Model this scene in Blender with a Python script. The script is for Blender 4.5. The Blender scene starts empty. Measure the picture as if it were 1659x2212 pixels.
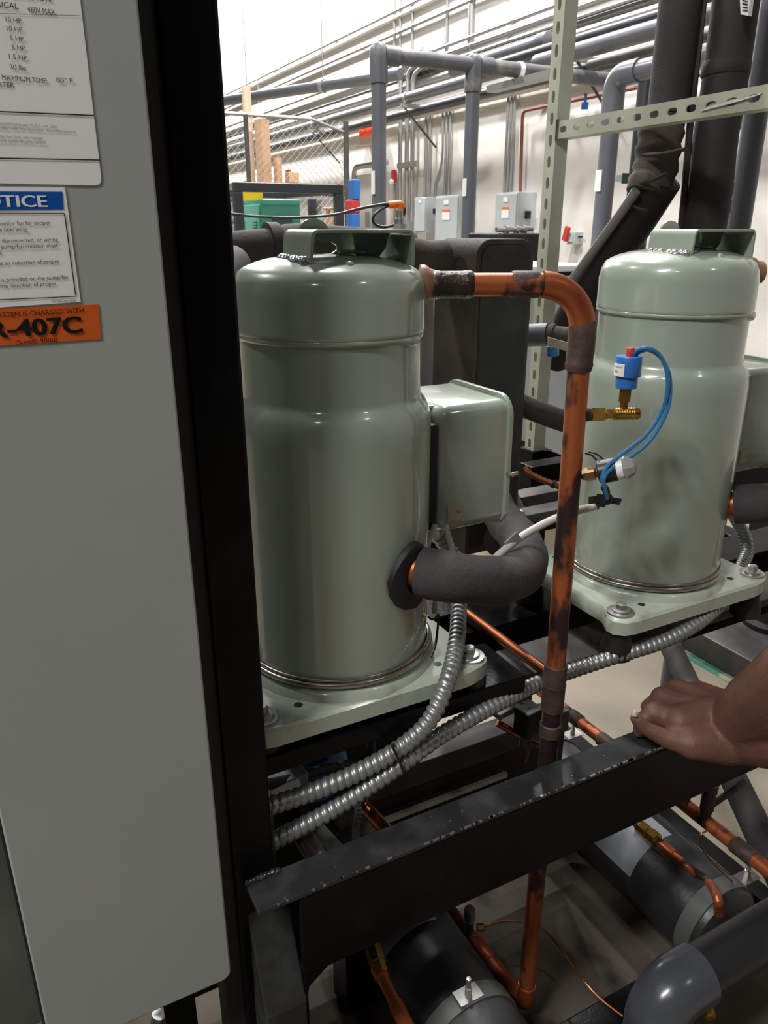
import bpy, bmesh, math, random
from mathutils import Vector, Matrix
random.seed(4)
R = math.radians

# ---------------------------------------------------------------- camera, world, exposure
EYE = 1.55                      # eye height above the floor (m)
PITCH = R(20.4); YAW = R(-27.8); FPX = 1650.0
scene = bpy.context.scene
cam_data = bpy.data.cameras.new('camera')
cam = bpy.data.objects.new('camera', cam_data)
scene.collection.objects.link(cam)
cam.location = (0, 0, EYE)
cam.rotation_euler = (R(90) - PITCH, 0, YAW)
cam_data.sensor_fit = 'VERTICAL'
cam_data.sensor_height = 36.0
cam_data.lens = FPX / 2212 * 36.0
cam_data.clip_start = 0.02
cam_data.dof.use_dof = True
cam_data.dof.focus_distance = 1.0
cam_data.dof.aperture_fstop = 22.0
scene.camera = cam

world = bpy.data.worlds.new('world'); scene.world = world
world.use_nodes = True
world.node_tree.nodes['Background'].inputs[0].default_value = (1.0, 0.99, 0.98, 1)
world.node_tree.nodes['Background'].inputs[1].default_value = 0.035
vs = scene.view_settings
vs.view_transform = 'Standard'; vs.look = 'None'; vs.gamma = 1; vs.use_curve_mapping = False
vs.exposure = -0.42

# high-bay lamps of the hall: x, y, height, watts
LAMPS = [(-2.2, -1.9, 4.9, 18), (-2.0, -.52, 4.9, 66), (-2.4, -.30, 4.9, 66), (-2.8, -.55, 4.9, 66), (-3.2, -.12, 4.9, 66), (-3.5, -.40, 4.9, 66), (1.9, -2.2, 4.8, 18), (1.1, 2.6, 4.8, 150), (3.4, 4.4, 5.6, 330), (3.7, 8.2, 6.6, 520), (3.7, 11.6, 6.6, 640), (3.7, 15, 6.6, 700), (3.7, 20, 6.6, 800), (.6, 6.2, 4.8, 190), (-1.8, 3.4, 4.8, 100)]

# ---------------------------------------------------------------- helpers
COL = scene.collection
_c, _s = math.cos(PITCH), math.sin(PITCH)
_cy, _sy = math.cos(-YAW), math.sin(-YAW)
def ray(x, y):
    a = (x - 829.5) / FPX; b = (1106 - y) / FPX
    f = _c + b * _s; z = -_s + b * _c
    return Vector((a * _cy + f * _sy, -a * _sy + f * _cy, z)), f
def onX(x, y, X): d, f = ray(x, y); t = X / d.x; return Vector((X, d.y * t, EYE + d.z * t))
def onY(x, y, Y): d, f = ray(x, y); t = Y / d.y; return Vector((d.x * t, Y, EYE + d.z * t))
def onZ(x, y, drop): d, f = ray(x, y); t = -drop / d.z; return Vector((d.x * t, d.y * t, EYE - drop))
def onD(x, y, D): d, f = ray(x, y); t = D / f; return Vector((d.x * t, d.y * t, EYE + d.z * t))
def Z(drop): return EYE - drop

def catmull(pts, n=10):
    pts = [Vector(p) for p in pts]
    if len(pts) < 3:
        return [pts[0].lerp(pts[-1], i / n) for i in range(n + 1)]
    out = []
    P = [pts[0] * 2 - pts[1]] + pts + [pts[-1] * 2 - pts[-2]]
    for i in range(1, len(P) - 2):
        p0, p1, p2, p3 = P[i - 1:i + 3]
        for k in range(n):
            t = k / n
            out.append(0.5 * ((2 * p1) + (p2 - p0) * t + (2 * p0 - 5 * p1 + 4 * p2 - p3) * t * t + (3 * p1 - p0 - 3 * p2 + p3) * t ** 3))
    out.append(pts[-1])
    return out
def resample(pts, step):
    d = [0]
    for i in range(1, len(pts)): d.append(d[-1] + (pts[i] - pts[i - 1]).length)
    n = max(2, int(d[-1] / step)); out = []; j = 0
    for k in range(n + 1):
        s = d[-1] * k / n
        while j < len(d) - 2 and d[j + 1] < s: j += 1
        L = d[j + 1] - d[j]
        out.append(pts[j].lerp(pts[j + 1], 0 if L < 1e-9 else (s - d[j]) / L))
    return out
def corner_path(pts, rad, n=8):
    """straight runs with rounded bends of radius rad"""
    pts = [Vector(p) for p in pts]; out = [pts[0]]
    for i in range(1, len(pts) - 1):
        a = (pts[i - 1] - pts[i]); b = (pts[i + 1] - pts[i])
        la, lb = a.length, b.length; a.normalize(); b.normalize()
        ang = a.angle(b); cut = min(rad / math.tan(ang / 2), la * .49, lb * .49)
        p, q = pts[i] + a * cut, pts[i] + b * cut
        for k in range(n + 1):
            t = k / n
            out.append(p * (1 - t) ** 2 + pts[i] * 2 * t * (1 - t) + q * t * t)
    out.append(pts[-1])
    return out

class MB:
    def __init__(self): self.v = []; self.f = []
    def add(self, vs, fs):
        o = len(self.v); self.v += [Vector(p) for p in vs]; self.f += [tuple(i + o for i in f) for f in fs]; return self
    def box(self, a, b):
        x0, y0, z0 = a; x1, y1, z1 = b
        return self.add([(x0, y0, z0), (x1, y0, z0), (x1, y1, z0), (x0, y1, z0), (x0, y0, z1), (x1, y0, z1), (x1, y1, z1), (x0, y1, z1)],
                        [(0, 3, 2, 1), (4, 5, 6, 7), (0, 1, 5, 4), (1, 2, 6, 5), (2, 3, 7, 6), (3, 0, 4, 7)])
    def cbox(self, c, s, M=None):
        o = len(self.v); self.box([-q / 2 for q in s], [q / 2 for q in s])
        for i in range(o, len(self.v)):
            p = self.v[i]; self.v[i] = (M @ p if M else p) + Vector(c)
        return self
    def tube(self, pts, r, n=14, caps=True, phase=None, closed=False):
        pts = [Vector(p) for p in pts]; N = len(pts)
        rr = r if isinstance(r, (list, tuple)) else [r] * N
        T = []
        for i in range(N):
            d = pts[min(i + 1, N - 1)] - pts[max(i - 1, 0)]
            if d.length < 1e-9: d = Vector((0, 0, 1))
            T.append(d.normalized())
        up = Vector((0, 0, 1)) if abs(T[0].z) < .9 else Vector((1, 0, 0))
        nrm = (up - T[0] * up.dot(T[0])).normalized()
        vs = []; fs = []
        for i in range(N):
            nrm = (nrm - T[i] * nrm.dot(T[i]))
            nrm = nrm.normalized() if nrm.length > 1e-6 else T[i].orthogonal().normalized()
            bi = T[i].cross(nrm)
            for k in range(n):
                a = 2 * math.pi * k / n
                q = rr[i] if phase is None else phase(i, a, rr[i])
                vs.append(pts[i] + (nrm * math.cos(a) + bi * math.sin(a)) * q)
        for i in range(N - 1):
            for k in range(n):
                k2 = (k + 1) % n
                fs.append((i * n + k, i * n + k2, (i + 1) * n + k2, (i + 1) * n + k))
        if caps:
            fs.append(tuple(range(n))[::-1]); fs.append(tuple((N - 1) * n + k for k in range(n)))
        return self.add(vs, fs)
    def cyl(self, p0, p1, r, n=20, r2=None): return self.tube([p0, p1], [r, r if r2 is None else r2], n)
    def lathe(self, prof, c=(0, 0, 0), axis=(0, 0, 1), n=40):
        """prof: list of (radius, height along axis)"""
        ax = Vector(axis).normalized(); c = Vector(c)
        e1 = ax.orthogonal().normalized(); e2 = ax.cross(e1)
        vs = []; fs = []; N = len(prof)
        for (r, h) in prof:
            for k in range(n):
                a = 2 * math.pi * k / n
                vs.append(c + ax * h + (e1 * math.cos(a) + e2 * math.sin(a)) * max(r, 1e-5))
        for i in range(N - 1):
            for k in range(n):
                k2 = (k + 1) % n
                fs.append((i * n + k, i * n + k2, (i + 1) * n + k2, (i + 1) * n + k))
        if prof[0][0] > 1e-4: fs.append(tuple(range(n))[::-1])
        if prof[-1][0] > 1e-4: fs.append(tuple((N - 1) * n + k for k in range(n)))
        return self.add(vs, fs)
    def prism(self, poly, O, ex, ey, ez, depth):
        """2-D polygon in plane (ex,ey) at O, extruded by depth along ez"""
        O, ex, ey, ez = Vector(O), Vector(ex), Vector(ey), Vector(ez)
        n = len(poly)
        vs = [O + ex * x + ey * y for x, y in poly] + [O + ex * x + ey * y + ez * depth for x, y in poly]
        fs = [tuple(range(n)), tuple(range(2 * n - 1, n - 1, -1))] + [(i, i + n, (i + 1) % n + n, (i + 1) % n) for i in range(n)]
        return self.add(vs, fs)
    def sphere(self, c, r, n=14, sz=1):
        return self.lathe([(r * math.sin(math.pi * i / n), -r * sz * math.cos(math.pi * i / n)) for i in range(n + 1)], c, n=n * 2)
    def slotted(self, O, ex, ey, ez, L, W, pitch, slot, th, off=None, skip=()):
        """plate of length L along ex and width W along ey, thickness th along ez, with slots (long along ex)"""
        O, ex, ey, ez = Vector(O), Vector(ex), Vector(ey), Vector(ez)
        off = pitch / 2 if off is None else off
        ncell = int((L - off + pitch / 2) / pitch); sl, sw = slot
        start = off - pitch / 2
        def P(x, y, z): return O + ex * x + ey * y + ez * z
        spans = []
        if start > 1e-4: spans.append((0, start))
        if start + ncell * pitch < L - 1e-4: spans.append((start + ncell * pitch, L))
        for a, b in spans:
            self.add([P(a, 0, 0), P(b, 0, 0), P(b, W, 0), P(a, W, 0), P(a, 0, th), P(b, 0, th), P(b, W, th), P(a, W, th)],
                     [(0, 3, 2, 1), (4, 5, 6, 7), (0, 1, 5, 4), (2, 3, 7, 6)])
        for i in range(ncell):
            cx = start + pitch * (i + .5); cy = W / 2
            hx, hy = pitch / 2, W / 2
            ca = math.atan2(hy, hx)
            angs = []
            for q in (0, 1, 2, 3):
                a0 = [-ca, ca, math.pi - ca, math.pi + ca][q]; a1 = [ca, math.pi - ca, math.pi + ca, 2 * math.pi - ca][q]
                angs += [a0 + (a1 - a0) * k / 4 for k in range(4)]
            n = len(angs); vs = []
            for zz in (0, th):
                for a in angs:
                    c, s = math.cos(a), math.sin(a)
                    k = min(hx / abs(c) if abs(c) > 1e-6 else 9, hy / abs(s) if abs(s) > 1e-6 else 9)
                    vs.append(P(cx + c * k, cy + s * k, zz))
                for a in angs:
                    c, s = math.cos(a), math.sin(a)
                    px = c * sl / 2; py = s * sw / 2
                    e = 3.0
                    m = (abs(c) ** e + abs(s) ** e) ** (-1 / e)
                    vs.append(P(cx + c * m * sl / 2, cy + s * m * sw / 2, zz))
            fs = []
            for k in range(n):
                k2 = (k + 1) % n
                fs += [(k, k2, n + k2, n + k), (2 * n + k, 3 * n + k, 3 * n + k2, 2 * n + k2), (n + k, n + k2, 3 * n + k2, 3 * n + k), (k, 2 * n + k, 2 * n + k2, k2)]
            self.add(vs, fs)
        return self
    def build(self, name, mat, parent=None, smooth=35, bevel=0, bseg=2, label=None):
        org = origin(parent) if parent else None
        me = bpy.data.meshes.new(name)
        vs = self.v
        if org is None:
            xs = [p.x for p in vs]; ys = [p.y for p in vs]; zs = [p.z for p in vs]
            org = Vector(((min(xs) + max(xs)) / 2, (min(ys) + max(ys)) / 2, min(zs)))
            loc = org
        else: loc = Vector((0, 0, 0))
        me.from_pydata([tuple(p - org) for p in vs], [], self.f)
        bm = bmesh.new(); bm.from_mesh(me)
        bmesh.ops.recalc_face_normals(bm, faces=bm.faces)
        bm.to_mesh(me); bm.free()
        if smooth:
            for p in me.polygons: p.use_smooth = True
            me.set_sharp_from_angle(angle=R(smooth))
        o = bpy.data.objects.new(name, me); COL.objects.link(o)
        o.location = loc
        me.materials.append(mat)
        if parent: o.parent = parent
        o['_org'] = tuple(org)
        if bevel:
            m = o.modifiers.new('bevel', 'BEVEL'); m.width = bevel; m.segments = bseg; m.limit_method = 'ANGLE'; m.angle_limit = R(40)
        if label: o['label'] = label
        return o
def origin(o):
    while o.parent: o = o.parent
    return Vector(o['_org'])
def tag(o, label, cat, group=None):
    o['label'] = label; o['category'] = cat
    if group: o['group'] = group
    return o
def thing(name, loc, label, cat, group=None):
    o = bpy.data.objects.new(name, None); COL.objects.link(o)
    o.location = loc; o.empty_display_size = .05; o['_org'] = tuple(loc)
    return tag(o, label, cat, group)
def struct(o, label=None):
    o['kind'] = 'structure'
    if label: o['label'] = label
    return o
def copy_tree(o, parent=None, shift=Vector((0, 0, 0))):
    c = o.copy(); COL.objects.link(c)
    if parent: c.parent = parent
    else:
        c.location = o.location + shift; c['_org'] = tuple(Vector(o['_org']) + shift)
    for ch in [q for q in ALLCH(o)]: copy_tree(ch, c)
    return c
def ALLCH(o): return [q for q in bpy.data.objects if q.parent == o]

# ---------------------------------------------------------------- materials
def mk(name, col, rough=.5, metal=0., col2=None, scale=8., lo=.45, hi=.62, bump=0., bscale=80., coat=0., stretch=None, detail=5, rough2=None, spec=.5):
    m = bpy.data.materials.new(name); m.use_nodes = True
    nt = m.node_tree; N = nt.nodes; L = nt.links; b = N['Principled BSDF']
    b.inputs['Base Color'].default_value = (*col, 1); b.inputs['Roughness'].default_value = rough
    b.inputs['Metallic'].default_value = metal; b.inputs['Coat Weight'].default_value = coat
    b.inputs['Coat Roughness'].default_value = .08; b.inputs['Specular IOR Level'].default_value = spec
    tc = N.new('ShaderNodeTexCoord'); src = tc.outputs['Object']
    if stretch:
        mp = N.new('ShaderNodeMapping'); mp.inputs['Scale'].default_value = stretch; L.new(src, mp.inputs[0]); src = mp.outputs[0]
    if col2 or rough2 is not None:
        nz = N.new('ShaderNodeTexNoise'); nz.inputs['Scale'].default_value = scale; nz.inputs['Detail'].default_value = detail
        L.new(src, nz.inputs['Vector'])
        mr = N.new('ShaderNodeMapRange'); mr.inputs[1].default_value = lo; mr.inputs[2].default_value = hi
        L.new(nz.outputs[0], mr.inputs[0])
        if col2:
            mx = N.new('ShaderNodeMix'); mx.data_type = 'RGBA'
            mx.inputs[6].default_value = (*col, 1); mx.inputs[7].default_value = (*col2, 1)
            L.new(mr.outputs[0], mx.inputs[0]); L.new(mx.outputs[2], b.inputs['Base Color'])
        if rough2 is not None:
            m2 = N.new('ShaderNodeMapRange'); m2.inputs[3].default_value = rough; m2.inputs[4].default_value = rough2
            L.new(mr.outputs[0], m2.inputs[0]); L.new(m2.outputs[0], b.inputs['Roughness'])
    if bump:
        n2 = N.new('ShaderNodeTexNoise'); n2.inputs['Scale'].default_value = bscale; n2.inputs['Detail'].default_value = 4
        L.new(tc.outputs['Object'], n2.inputs['Vector'])
        bp = N.new('ShaderNodeBump'); bp.inputs['Strength'].default_value = bump; bp.inputs['Distance'].default_value = .01
        L.new(n2.outputs[0], bp.inputs['Height']); L.new(bp.outputs[0], b.inputs['Normal'])
    return m
def emit(name, col, st):
    m = bpy.data.materials.new(name); m.use_nodes = True
    b = m.node_tree.nodes['Principled BSDF']
    b.inputs['Base Color'].default_value = (*col, 1); b.inputs['Emission Color'].default_value = (*col, 1); b.inputs['Emission Strength'].default_value = st
    return m

M = {}
M['sage'] = mk('sage_paint', (.345, .405, .335), .30, 0, (.31, .365, .30), 5, .35, .7, .03, 30, coat=.9)
M['sage_dull'] = mk('sage_paint_dusty', (.44, .50, .41), .3, 0, (.27, .28, .21), 26, .58, .8, .03, 40, coat=.4)
M['black'] = mk('black_paint', (.0035, .0035, .004), .32, 0, (.008, .008, .009), 14, .5, .7, .05, 160, rough2=.42, spec=.13)
M['black_lit_dusty'] = mk('dusty_lit_black_paint', (.022, .023, .024), .40, 0, (.05, .052, .053), 20, .45, .75, .05, 160, rough2=.55)  # lighter black: dust plus the light on upward faces put into the colour
M['black_matt'] = mk('black_matt', (.012, .012, .012), .6)
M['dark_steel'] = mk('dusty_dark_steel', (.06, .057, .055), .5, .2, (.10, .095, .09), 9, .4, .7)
M['panel'] = mk('grey_enamel', (.37, .39, .385), .42, 0, (.35, .37, .365), 3, .4, .6)
M['panel2'] = mk('galvanised_side', (.13, .145, .14), .45, .3, (.10, .11, .105), 5)
M['white'] = mk('label_white', (.86, .86, .86), .4)
M['ink'] = mk('ink', (.008, .008, .009), .8, spec=.2)
M['ink2'] = mk('grey_ink', (.26, .26, .26), .5)
M['blue_ink'] = mk('notice_blue', (.003, .085, .42), .4)
M['orange'] = mk('label_orange', (.62, .105, .012), .45)
M['copper'] = mk('oxidised_copper', (.46, .125, .045), .40, .55, (.05, .026, .028), 13, .495, .54, .06, 60, stretch=(1, 1, .45), rough2=.5)
M['copper_tee'] = mk('heat_stained_copper', (.13, .075, .06), .62, .35, (.055, .04, .038), 22, .4, .65, .15, 120)
M['copper_clean'] = mk('copper', (.40, .125, .05), .34, .85, (.17, .055, .03), 12, .5, .75)
M['copper_bend'] = mk('copper_orange', (.42, .115, .035), .4, .6, (.30, .06, .03), 14, .45, .7)
M['brass'] = mk('brass', (.50, .30, .07), .28, .95, (.25, .13, .03), 40, .5, .8)
M['foam'] = mk('black_foam', (.032, .029, .030), .78, 0, (.06, .055, .053), 10, .5, .75, .16, 190)
M['foam_dusty'] = mk('dusty_black_foam', (.04, .035, .033), .85, 0, (.12, .10, .085), 5, .42, .75, .12, 140)
M['rubber'] = mk('rubber', (.012, .012, .012), .6)
M['conduit'] = mk('galvanised_flex', (.33, .345, .34), .42, .7, (.22, .22, .215), 30, .5, .8)
M['zinc'] = mk('zinc', (.48, .48, .46), .35, .85, (.3, .29, .27), 30, .5, .8)
M['steel'] = mk('stainless', (.42, .39, .36), .28, .9, (.30, .27, .24), 12)
M['pvc'] = mk('grey_pvc', (.12, .127, .146), .34, 0, (.14, .146, .165), 4, bump=.02, bscale=20)
M['pvc_front'] = mk('glossy_grey_pvc', (.062, .067, .076), .22, 0, (.07, .075, .085), 5)
M['pvc_black'] = mk('black_plastic_pipe', (.018, .019, .021), .35)
M['pvc_dusty'] = mk('dusty_grey_pvc', (.11, .115, .13), .45, 0, (.36, .32, .26), 5, .56, .75)
M['pvc_dark'] = mk('dark_grey_pvc', (.035, .038, .044), .36, 0, (.045, .048, .055), 5)
M['pipe_silver'] = mk('wall_pipe', (.16, .17, .19), .3, .3)
M['galv'] = mk('galvanised_conduit', (.42, .42, .41), .4, .5)
M['strut'] = mk('strut_paint', (.54, .565, .455), .4, .1, (.47, .49, .39), 10)
M['wall'] = mk('wall_plaster', (.80, .77, .73), .8, 0, (.72, .685, .64), 1.1, .45, .7, .25, 12)
M['wall2'] = mk('back_wall_paint', (.72, .69, .65), .8, 0, (.66, .62, .57), .8)
M['floor'] = mk('floor_concrete', (.245, .207, .150), .5, 0, (.205, .172, .125), 2.5, .4, .7, .04, 30)
M['tray'] = mk('oily_tray', (.085, .073, .057), .7, 0, (.025, .022, .019), 9, .54, .68, .05, 40, spec=.12)
M['cable_white'] = mk('white_cable', (.55, .54, .50), .45)
M['cable_black'] = mk('black_cable', (.012, .012, .013), .4)
M['cable_blue'] = mk('blue_wire', (.035, .17, .38), .34)
M['blue_plastic'] = mk('blue_plastic', (.03, .15, .47), .38)
M['red_plastic'] = mk('red_plastic', (.50, .045, .04), .35)
M['orange_plastic'] = mk('orange_plastic', (.85, .17, .015), .35)
M['green_paint'] = mk('machine_green', (.08, .36, .265), .4, 0, (.075, .33, .24), 4)
M['green_light'] = mk('machine_green_light', (.17, .50, .39), .4)
M['green_dark'] = mk('machine_plate', (.05, .085, .08), .5)
M['yellow'] = mk('yellow_card', (.85, .62, .01), .5)
M['cardboard'] = mk('cardboard', (.60, .36, .21), .8, 0, (.52, .31, .17), 6)
M['cardboard_pale'] = mk('pale_cardboard', (.66, .50, .37), .8)
M['wire'] = mk('fence_wire', (.33, .33, .32), .4, .6)
M['box_grey'] = mk('switch_box_grey', (.46, .51, .52), .45, 0, (.43, .47, .48), 4)
M['grey_plastic'] = mk('grey_plastic', (.28, .28, .28), .5)
M['door'] = mk('door_paint', (.68, .66, .63), .6)
M['skin'] = mk('skin', (.17, .078, .056), .58, 0, (.105, .046, .033), 14, .4, .7, .12, 200)
M['nail'] = mk('nail', (.55, .45, .40), .35)
M['tan'] = mk('tan_sticker', (.42, .36, .26), .6, 0, (.12, .10, .08), 90, .6, .68)
M['tape'] = mk('clear_tape', (.30, .30, .29), .25)
M['tank'] = mk('tank_black', (.020, .020, .022), .38, 0, (.05, .05, .055), 8, .45, .7, .08, 60, rough2=.55)
M['dark_glass'] = mk('dark', (.01, .01, .01), .5)
M['green_tape'] = mk('floor_line_green', (.03, .13, .09), .5, 0, (.25, .23, .16), 9, .5, .62)
M['weld'] = mk('silver_weld', (.42, .44, .42), .2, .6, bump=.3, bscale=70)
M['lamp'] = emit('lamp_diffuser', (1, .97, .92), 6.0)
UX, UY, UZ = Vector((1, 0, 0)), Vector((0, 1, 0)), Vector((0, 0, 1))
# ---------------------------------------------------------------- the hall
WX = 5.0            # wall the conduits hang on
WY = 27.0           # far wall
struct(MB().box((-7, -5, -.1), (WX + .2, WY + .2, 0)).build('floor', M['floor'], smooth=0), 'beige painted concrete floor')
struct(MB().box((WX, -5, 0), (WX + .2, WY + .2, 9.0)).build('wall_right', M['wall'], smooth=0), 'off-white plastered wall behind the pipes')
struct(MB().box((-7, WY, 0), (WX, WY + .2, 9.0)).build('wall_back', M['wall2'], smooth=0), 'off-white far wall of the hall')
# ceiling lamps (linear fixtures)
LNAME = ['behind the viewer on the left', 'left of the viewer, nearest in the row of five', 'left of the viewer, second in the row of five', 'left of the viewer, third in the row of five', 'left of the viewer, fourth in the row of five', 'left of the viewer, outermost in the row of five', 'behind the viewer on the right', 'over the middle of the rack row', 'over the switch boxes', 'nearest of four along the bright wall', 'second of four along the bright wall', 'third of four along the bright wall', 'farthest of four along the bright wall', 'over the fenced store', 'over the aisle left of the rack']
for i, (lx, ly, lz, lw) in enumerate(LAMPS):
    lt = thing('high_bay_lamp', (lx, ly, lz), 'round white high-bay lamp ' + LNAME[i], 'ceiling light', 'high-bay lamps')
    MB().lathe([(.21, 0), (.22, .01), (.20, .05), (.09, .12), (.08, .22), (0, .23)], (lx, ly, lz), UZ, 28).build('housing', M['white'], lt)
    MB().lathe([(.19, -.004), (.19, -.001)], (lx, ly, lz), UZ, 28).build('diffuser', M['lamp'], lt)
    MB().cyl((lx, ly, lz + .22), (lx, ly, 9.0), .008, 8).build('hanger', M['galv'], lt)
    ld = bpy.data.lights.new('lamp_light', 'AREA'); ld.shape = 'DISK'; ld.size = .38
    ld.energy = lw; ld.color = (1, .985, .965)
    lo = bpy.data.objects.new('lamp_light', ld); COL.objects.link(lo); lo.location = (0, 0, -.02); lo.parent = lt

# ---------------------------------------------------------------- rack frame
rack = thing('rack_frame', (.7, .9, 0), 'black painted steel rack frame with chipped front bar carrying the compressors', 'frame')
MB().box((.172, .714, 0), (.223, .765, 2.7)).build('post', M['black'], rack, 0, .004)
MB().box((.149, .722, .3), (.174, .765, 2.7)).build('gap_filler', M['rubber'], rack, 0, .002)  # black filler added so the gap beside the post reads dark
BT = Z(.749); BB = Z(.885)
# bar as a channel: top flange, web
mbar = MB().box((.236, .664, BB), (2.1, .671, BT - .007)).box((.236, .671, BB), (2.1, .714, BB + .007))
bar = mbar.build('front_bar', M['black'], rack, 0, .0018)
MB().box((.184, .664, BT - .007), (2.1, .714, BT)).build('top_flange', M['black_lit_dusty'], bar, 0, .0015)  # flange colour lightened for its sheen as well as some dust
# chipped paint flecks along the bar's front edge
m = MB()
for i in range(70):
    u = .2 + random.random() ** .8 * .85; s = random.choice([.0012, .0018, .0025, .005])
    m.cbox((u, .6645, BT - .0006), (s * random.uniform(1, 3.2), .0022, .0022))
for i in range(26):
    u = .2 + random.random() * .8; m.cbox((u, .668 + random.random() ** 2 * .04, BT), (random.uniform(.0008, .0025), random.uniform(.0006, .0018), .0004))
o = m.build('paint_chips', M['zinc'], bar, 0); o['kind'] = 'stuff'
# weld where the post meets the bar
m = MB()
for i in range(9):
    m.sphere((.186 + i * .0048, .711, BT + .001), random.uniform(.0042, .0062), 6, .8)
m.build('weld_bead', mk('black_weld', (.02, .02, .021), .13, 0, bump=.5, bscale=160, coat=1), bar)
# front leg with the folded shoulder plate above it
m = MB()
m.prism([(.714, Z(.80)), (.662, Z(.925)), (.662, .06), (.714, .06)], (.184, 0, 0), UY, UZ, UX, .054)
m.build('leg', M['black_lit_dusty'], rack, 0, .002)  # colour lightened to stand for light on the sloped plate
m = MB(); m.prism([(0, 0), (.03, 0), (.0045, .02), (0, .055)], (.238, .664, BB - .0), UX, -UZ, UY, .007)
m.build('gusset', M['black'], rack, 0)
MB().box((1.86, .664, .06), (1.914, .714, BB)).build('leg', M['black'], rack, 0, .002)
# compressor rails
MB().box((.16, .7535, Z(.612) - .028), (.632, .86, Z(.612))).build('compressor_rail', M['black'], rack, 0, .002)
MB().box((.60, .801, Z(.652) - .015), (1.9, .885, Z(.652))).build('compressor_rail', M['dark_steel'], rack, 0, .002)
MB().box((.64, .845, Z(.652) - .07), (1.9, .88, Z(.652) - .015)).build('compressor_rail', M['black'], rack, 0, .002)
MB().box((.16, .965, Z(.612) - .05), (.66, 1.05, Z(.612))).build('compressor_rail', M['black'], rack, 0, .002)
MB().box((.66, .955, Z(.652) - .06), (1.9, 1.05, Z(.652))).build('compressor_rail', M['black'], rack, 0, .002)
MB().box((.16, .765, Z(.72)), (.21, 1.45, Z(.662))).build('cross_member', M['black'], rack, 0, .002)
MB().box((1.55, .80, Z(.76)), (1.60, 1.45, Z(.702))).build('cross_member', M['black'], rack, 0, .002)
MB().box((.15, 1.40, Z(.72)), (2.1, 1.45, Z(.665))).build('back_rail', M['black'], rack, 0, .002)
for u in (.12,):
    MB().box((u, 1.40, 0), (u + .05, 1.45, Z(.72))).build('leg', M['black'], rack, 0, .002)
MB().box((.215, 1.055, Z(.95)), (.63, 1.07, Z(.662))).build('upper_shade_panel', M['black_matt'], rack, 0)  # black sheet added to darken the gap behind the conduits
# lower level: rails, cross beam seen between bar and upper rail, tray, base rails
MB().box((.15, 1.02, Z(1.0)), (.98, 1.07, Z(.95))).build('lower_beam', M['dark_steel'], rack, 0, .002)
MB().box((.15, 1.03, Z(1.30)), (.98, 1.05, Z(1.0))).build('lower_shade_panel', M['black_matt'], rack, 0)  # black sheet added below the beam to hide the lit tray
MB().box((-.9, .30, Z(1.385)), (1.30, 1.5, Z(1.375))).build('base_tray', M['tray'], rack, 0)
MB().box((.18, .655, Z(1.375)), (1.275, .72, Z(1.362))).build('base_rail', M['black'], rack, 0, .003)
MB().box((.0, .30, Z(1.375)), (1.30, .345, Z(1.31))).build('base_rail', M['black'], rack, 0, .003)
MB().box((1.275, .345, Z(1.44)), (1.32, 1.5, Z(1.33))).build('base_rail', M['black'], rack, 0, .003)
MB().box((1.222, .345, Z(1.375)), (1.262, 1.5, Z(1.352))).build('base_rail', M['dark_steel'], rack, 0, .003)
for u in (.02, 1.24):
    for v in (.33, 1.4): MB().box((u, v, 0), (u + .06, v + .06, Z(1.385))).build('foot', M['black'], rack, 0, .003)

# ---------------------------------------------------------------- control cabinet with labels
PV = .690
UR = .152
cab = thing('control_cabinet', (-.05, .8, 0), 'light grey control cabinet covered with printed labels beside the black post', 'cabinet')
zb = onY(501, 2111, PV).z
ul = onY(98, 2212, PV).x
# front door with rounded lower corner
rr = .012
poly = [(ul, 2.75), (ul, zb + rr)] + [(ul + rr - rr * math.cos(a), zb + rr - rr * math.sin(a)) for a in [R(q) for q in (15, 30, 45, 60, 75)]] + [(ul + rr, zb), (UR - rr, zb)] + \
       [(UR - rr + rr * math.sin(a), zb + rr - rr * math.cos(a)) for a in [R(q) for q in (15, 30, 45, 60, 75)]] + [(UR, zb + rr), (UR, 2.75)]
door = MB().prism(poly, (0, PV, 0), UX, UZ, UY, .022).build('door', M['panel'], cab, 30, .002)
MB().box((-.42, PV + .03, zb + .02), (UR - .004, .95, 2.75)).build('body', M['panel2'], cab, 0, .004)
MB().box((ul - .004, PV + .018, zb + .03), (UR - .001, PV + .03, 2.75)).build('gasket', M['black_matt'], cab, 0)
for u in (.075, -.30):
    MB().box((u, PV + .06, Z(1.375)), (u + .04, PV + .1, zb + .02)).build('leg', M['black'], cab, 0)

TXN = 0
def text_into(mb, body, x0, x1, base, cap, shear_rot=0, y=None):
    """text on the door plane from X x0 to x1 (either may be None = natural width), baseline Z, cap height"""
    cu = bpy.data.curves.new('t', 'FONT'); cu.body = body; cu.size = 1.0; cu.resolution_u = 3
    ob = bpy.data.objects.new('t', cu); COL.objects.link(ob)
    dg = bpy.context.evaluated_depsgraph_get(); dg.update()
    me = bpy.data.meshes.new_from_object(ob.evaluated_get(dg))
    bpy.data.objects.remove(ob)
    xs = [v.co.x for v in me.vertices]
    w0, w1 = min(xs), max(xs); k = cap / .729
    if x0 is None: sx = k * TXA; ox = x1 - (w1 - w0) * sx
    elif x1 is None: sx = k * TXA; ox = x0
    else: sx = (x1 - x0) / (w1 - w0); ox = x0
    global TXN
    TXN += 1
    yy = (PV - .0014 if y is None else y) - .00002 * (TXN % 12)
    c, s = math.cos(shear_rot), math.sin(shear_rot)
    px = x1 if x0 is None else ox
    vs = []
    for v in me.vertices:
        X = ox + (v.co.x - w0) * sx - px; Zz = v.co.y * k
        vs.append((px + X * c - Zz * s, yy, base + X * s + Zz * c))
    mb.add(vs, [tuple(p.vertices) for p in me.polygons])
TXA = 1.0
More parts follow.
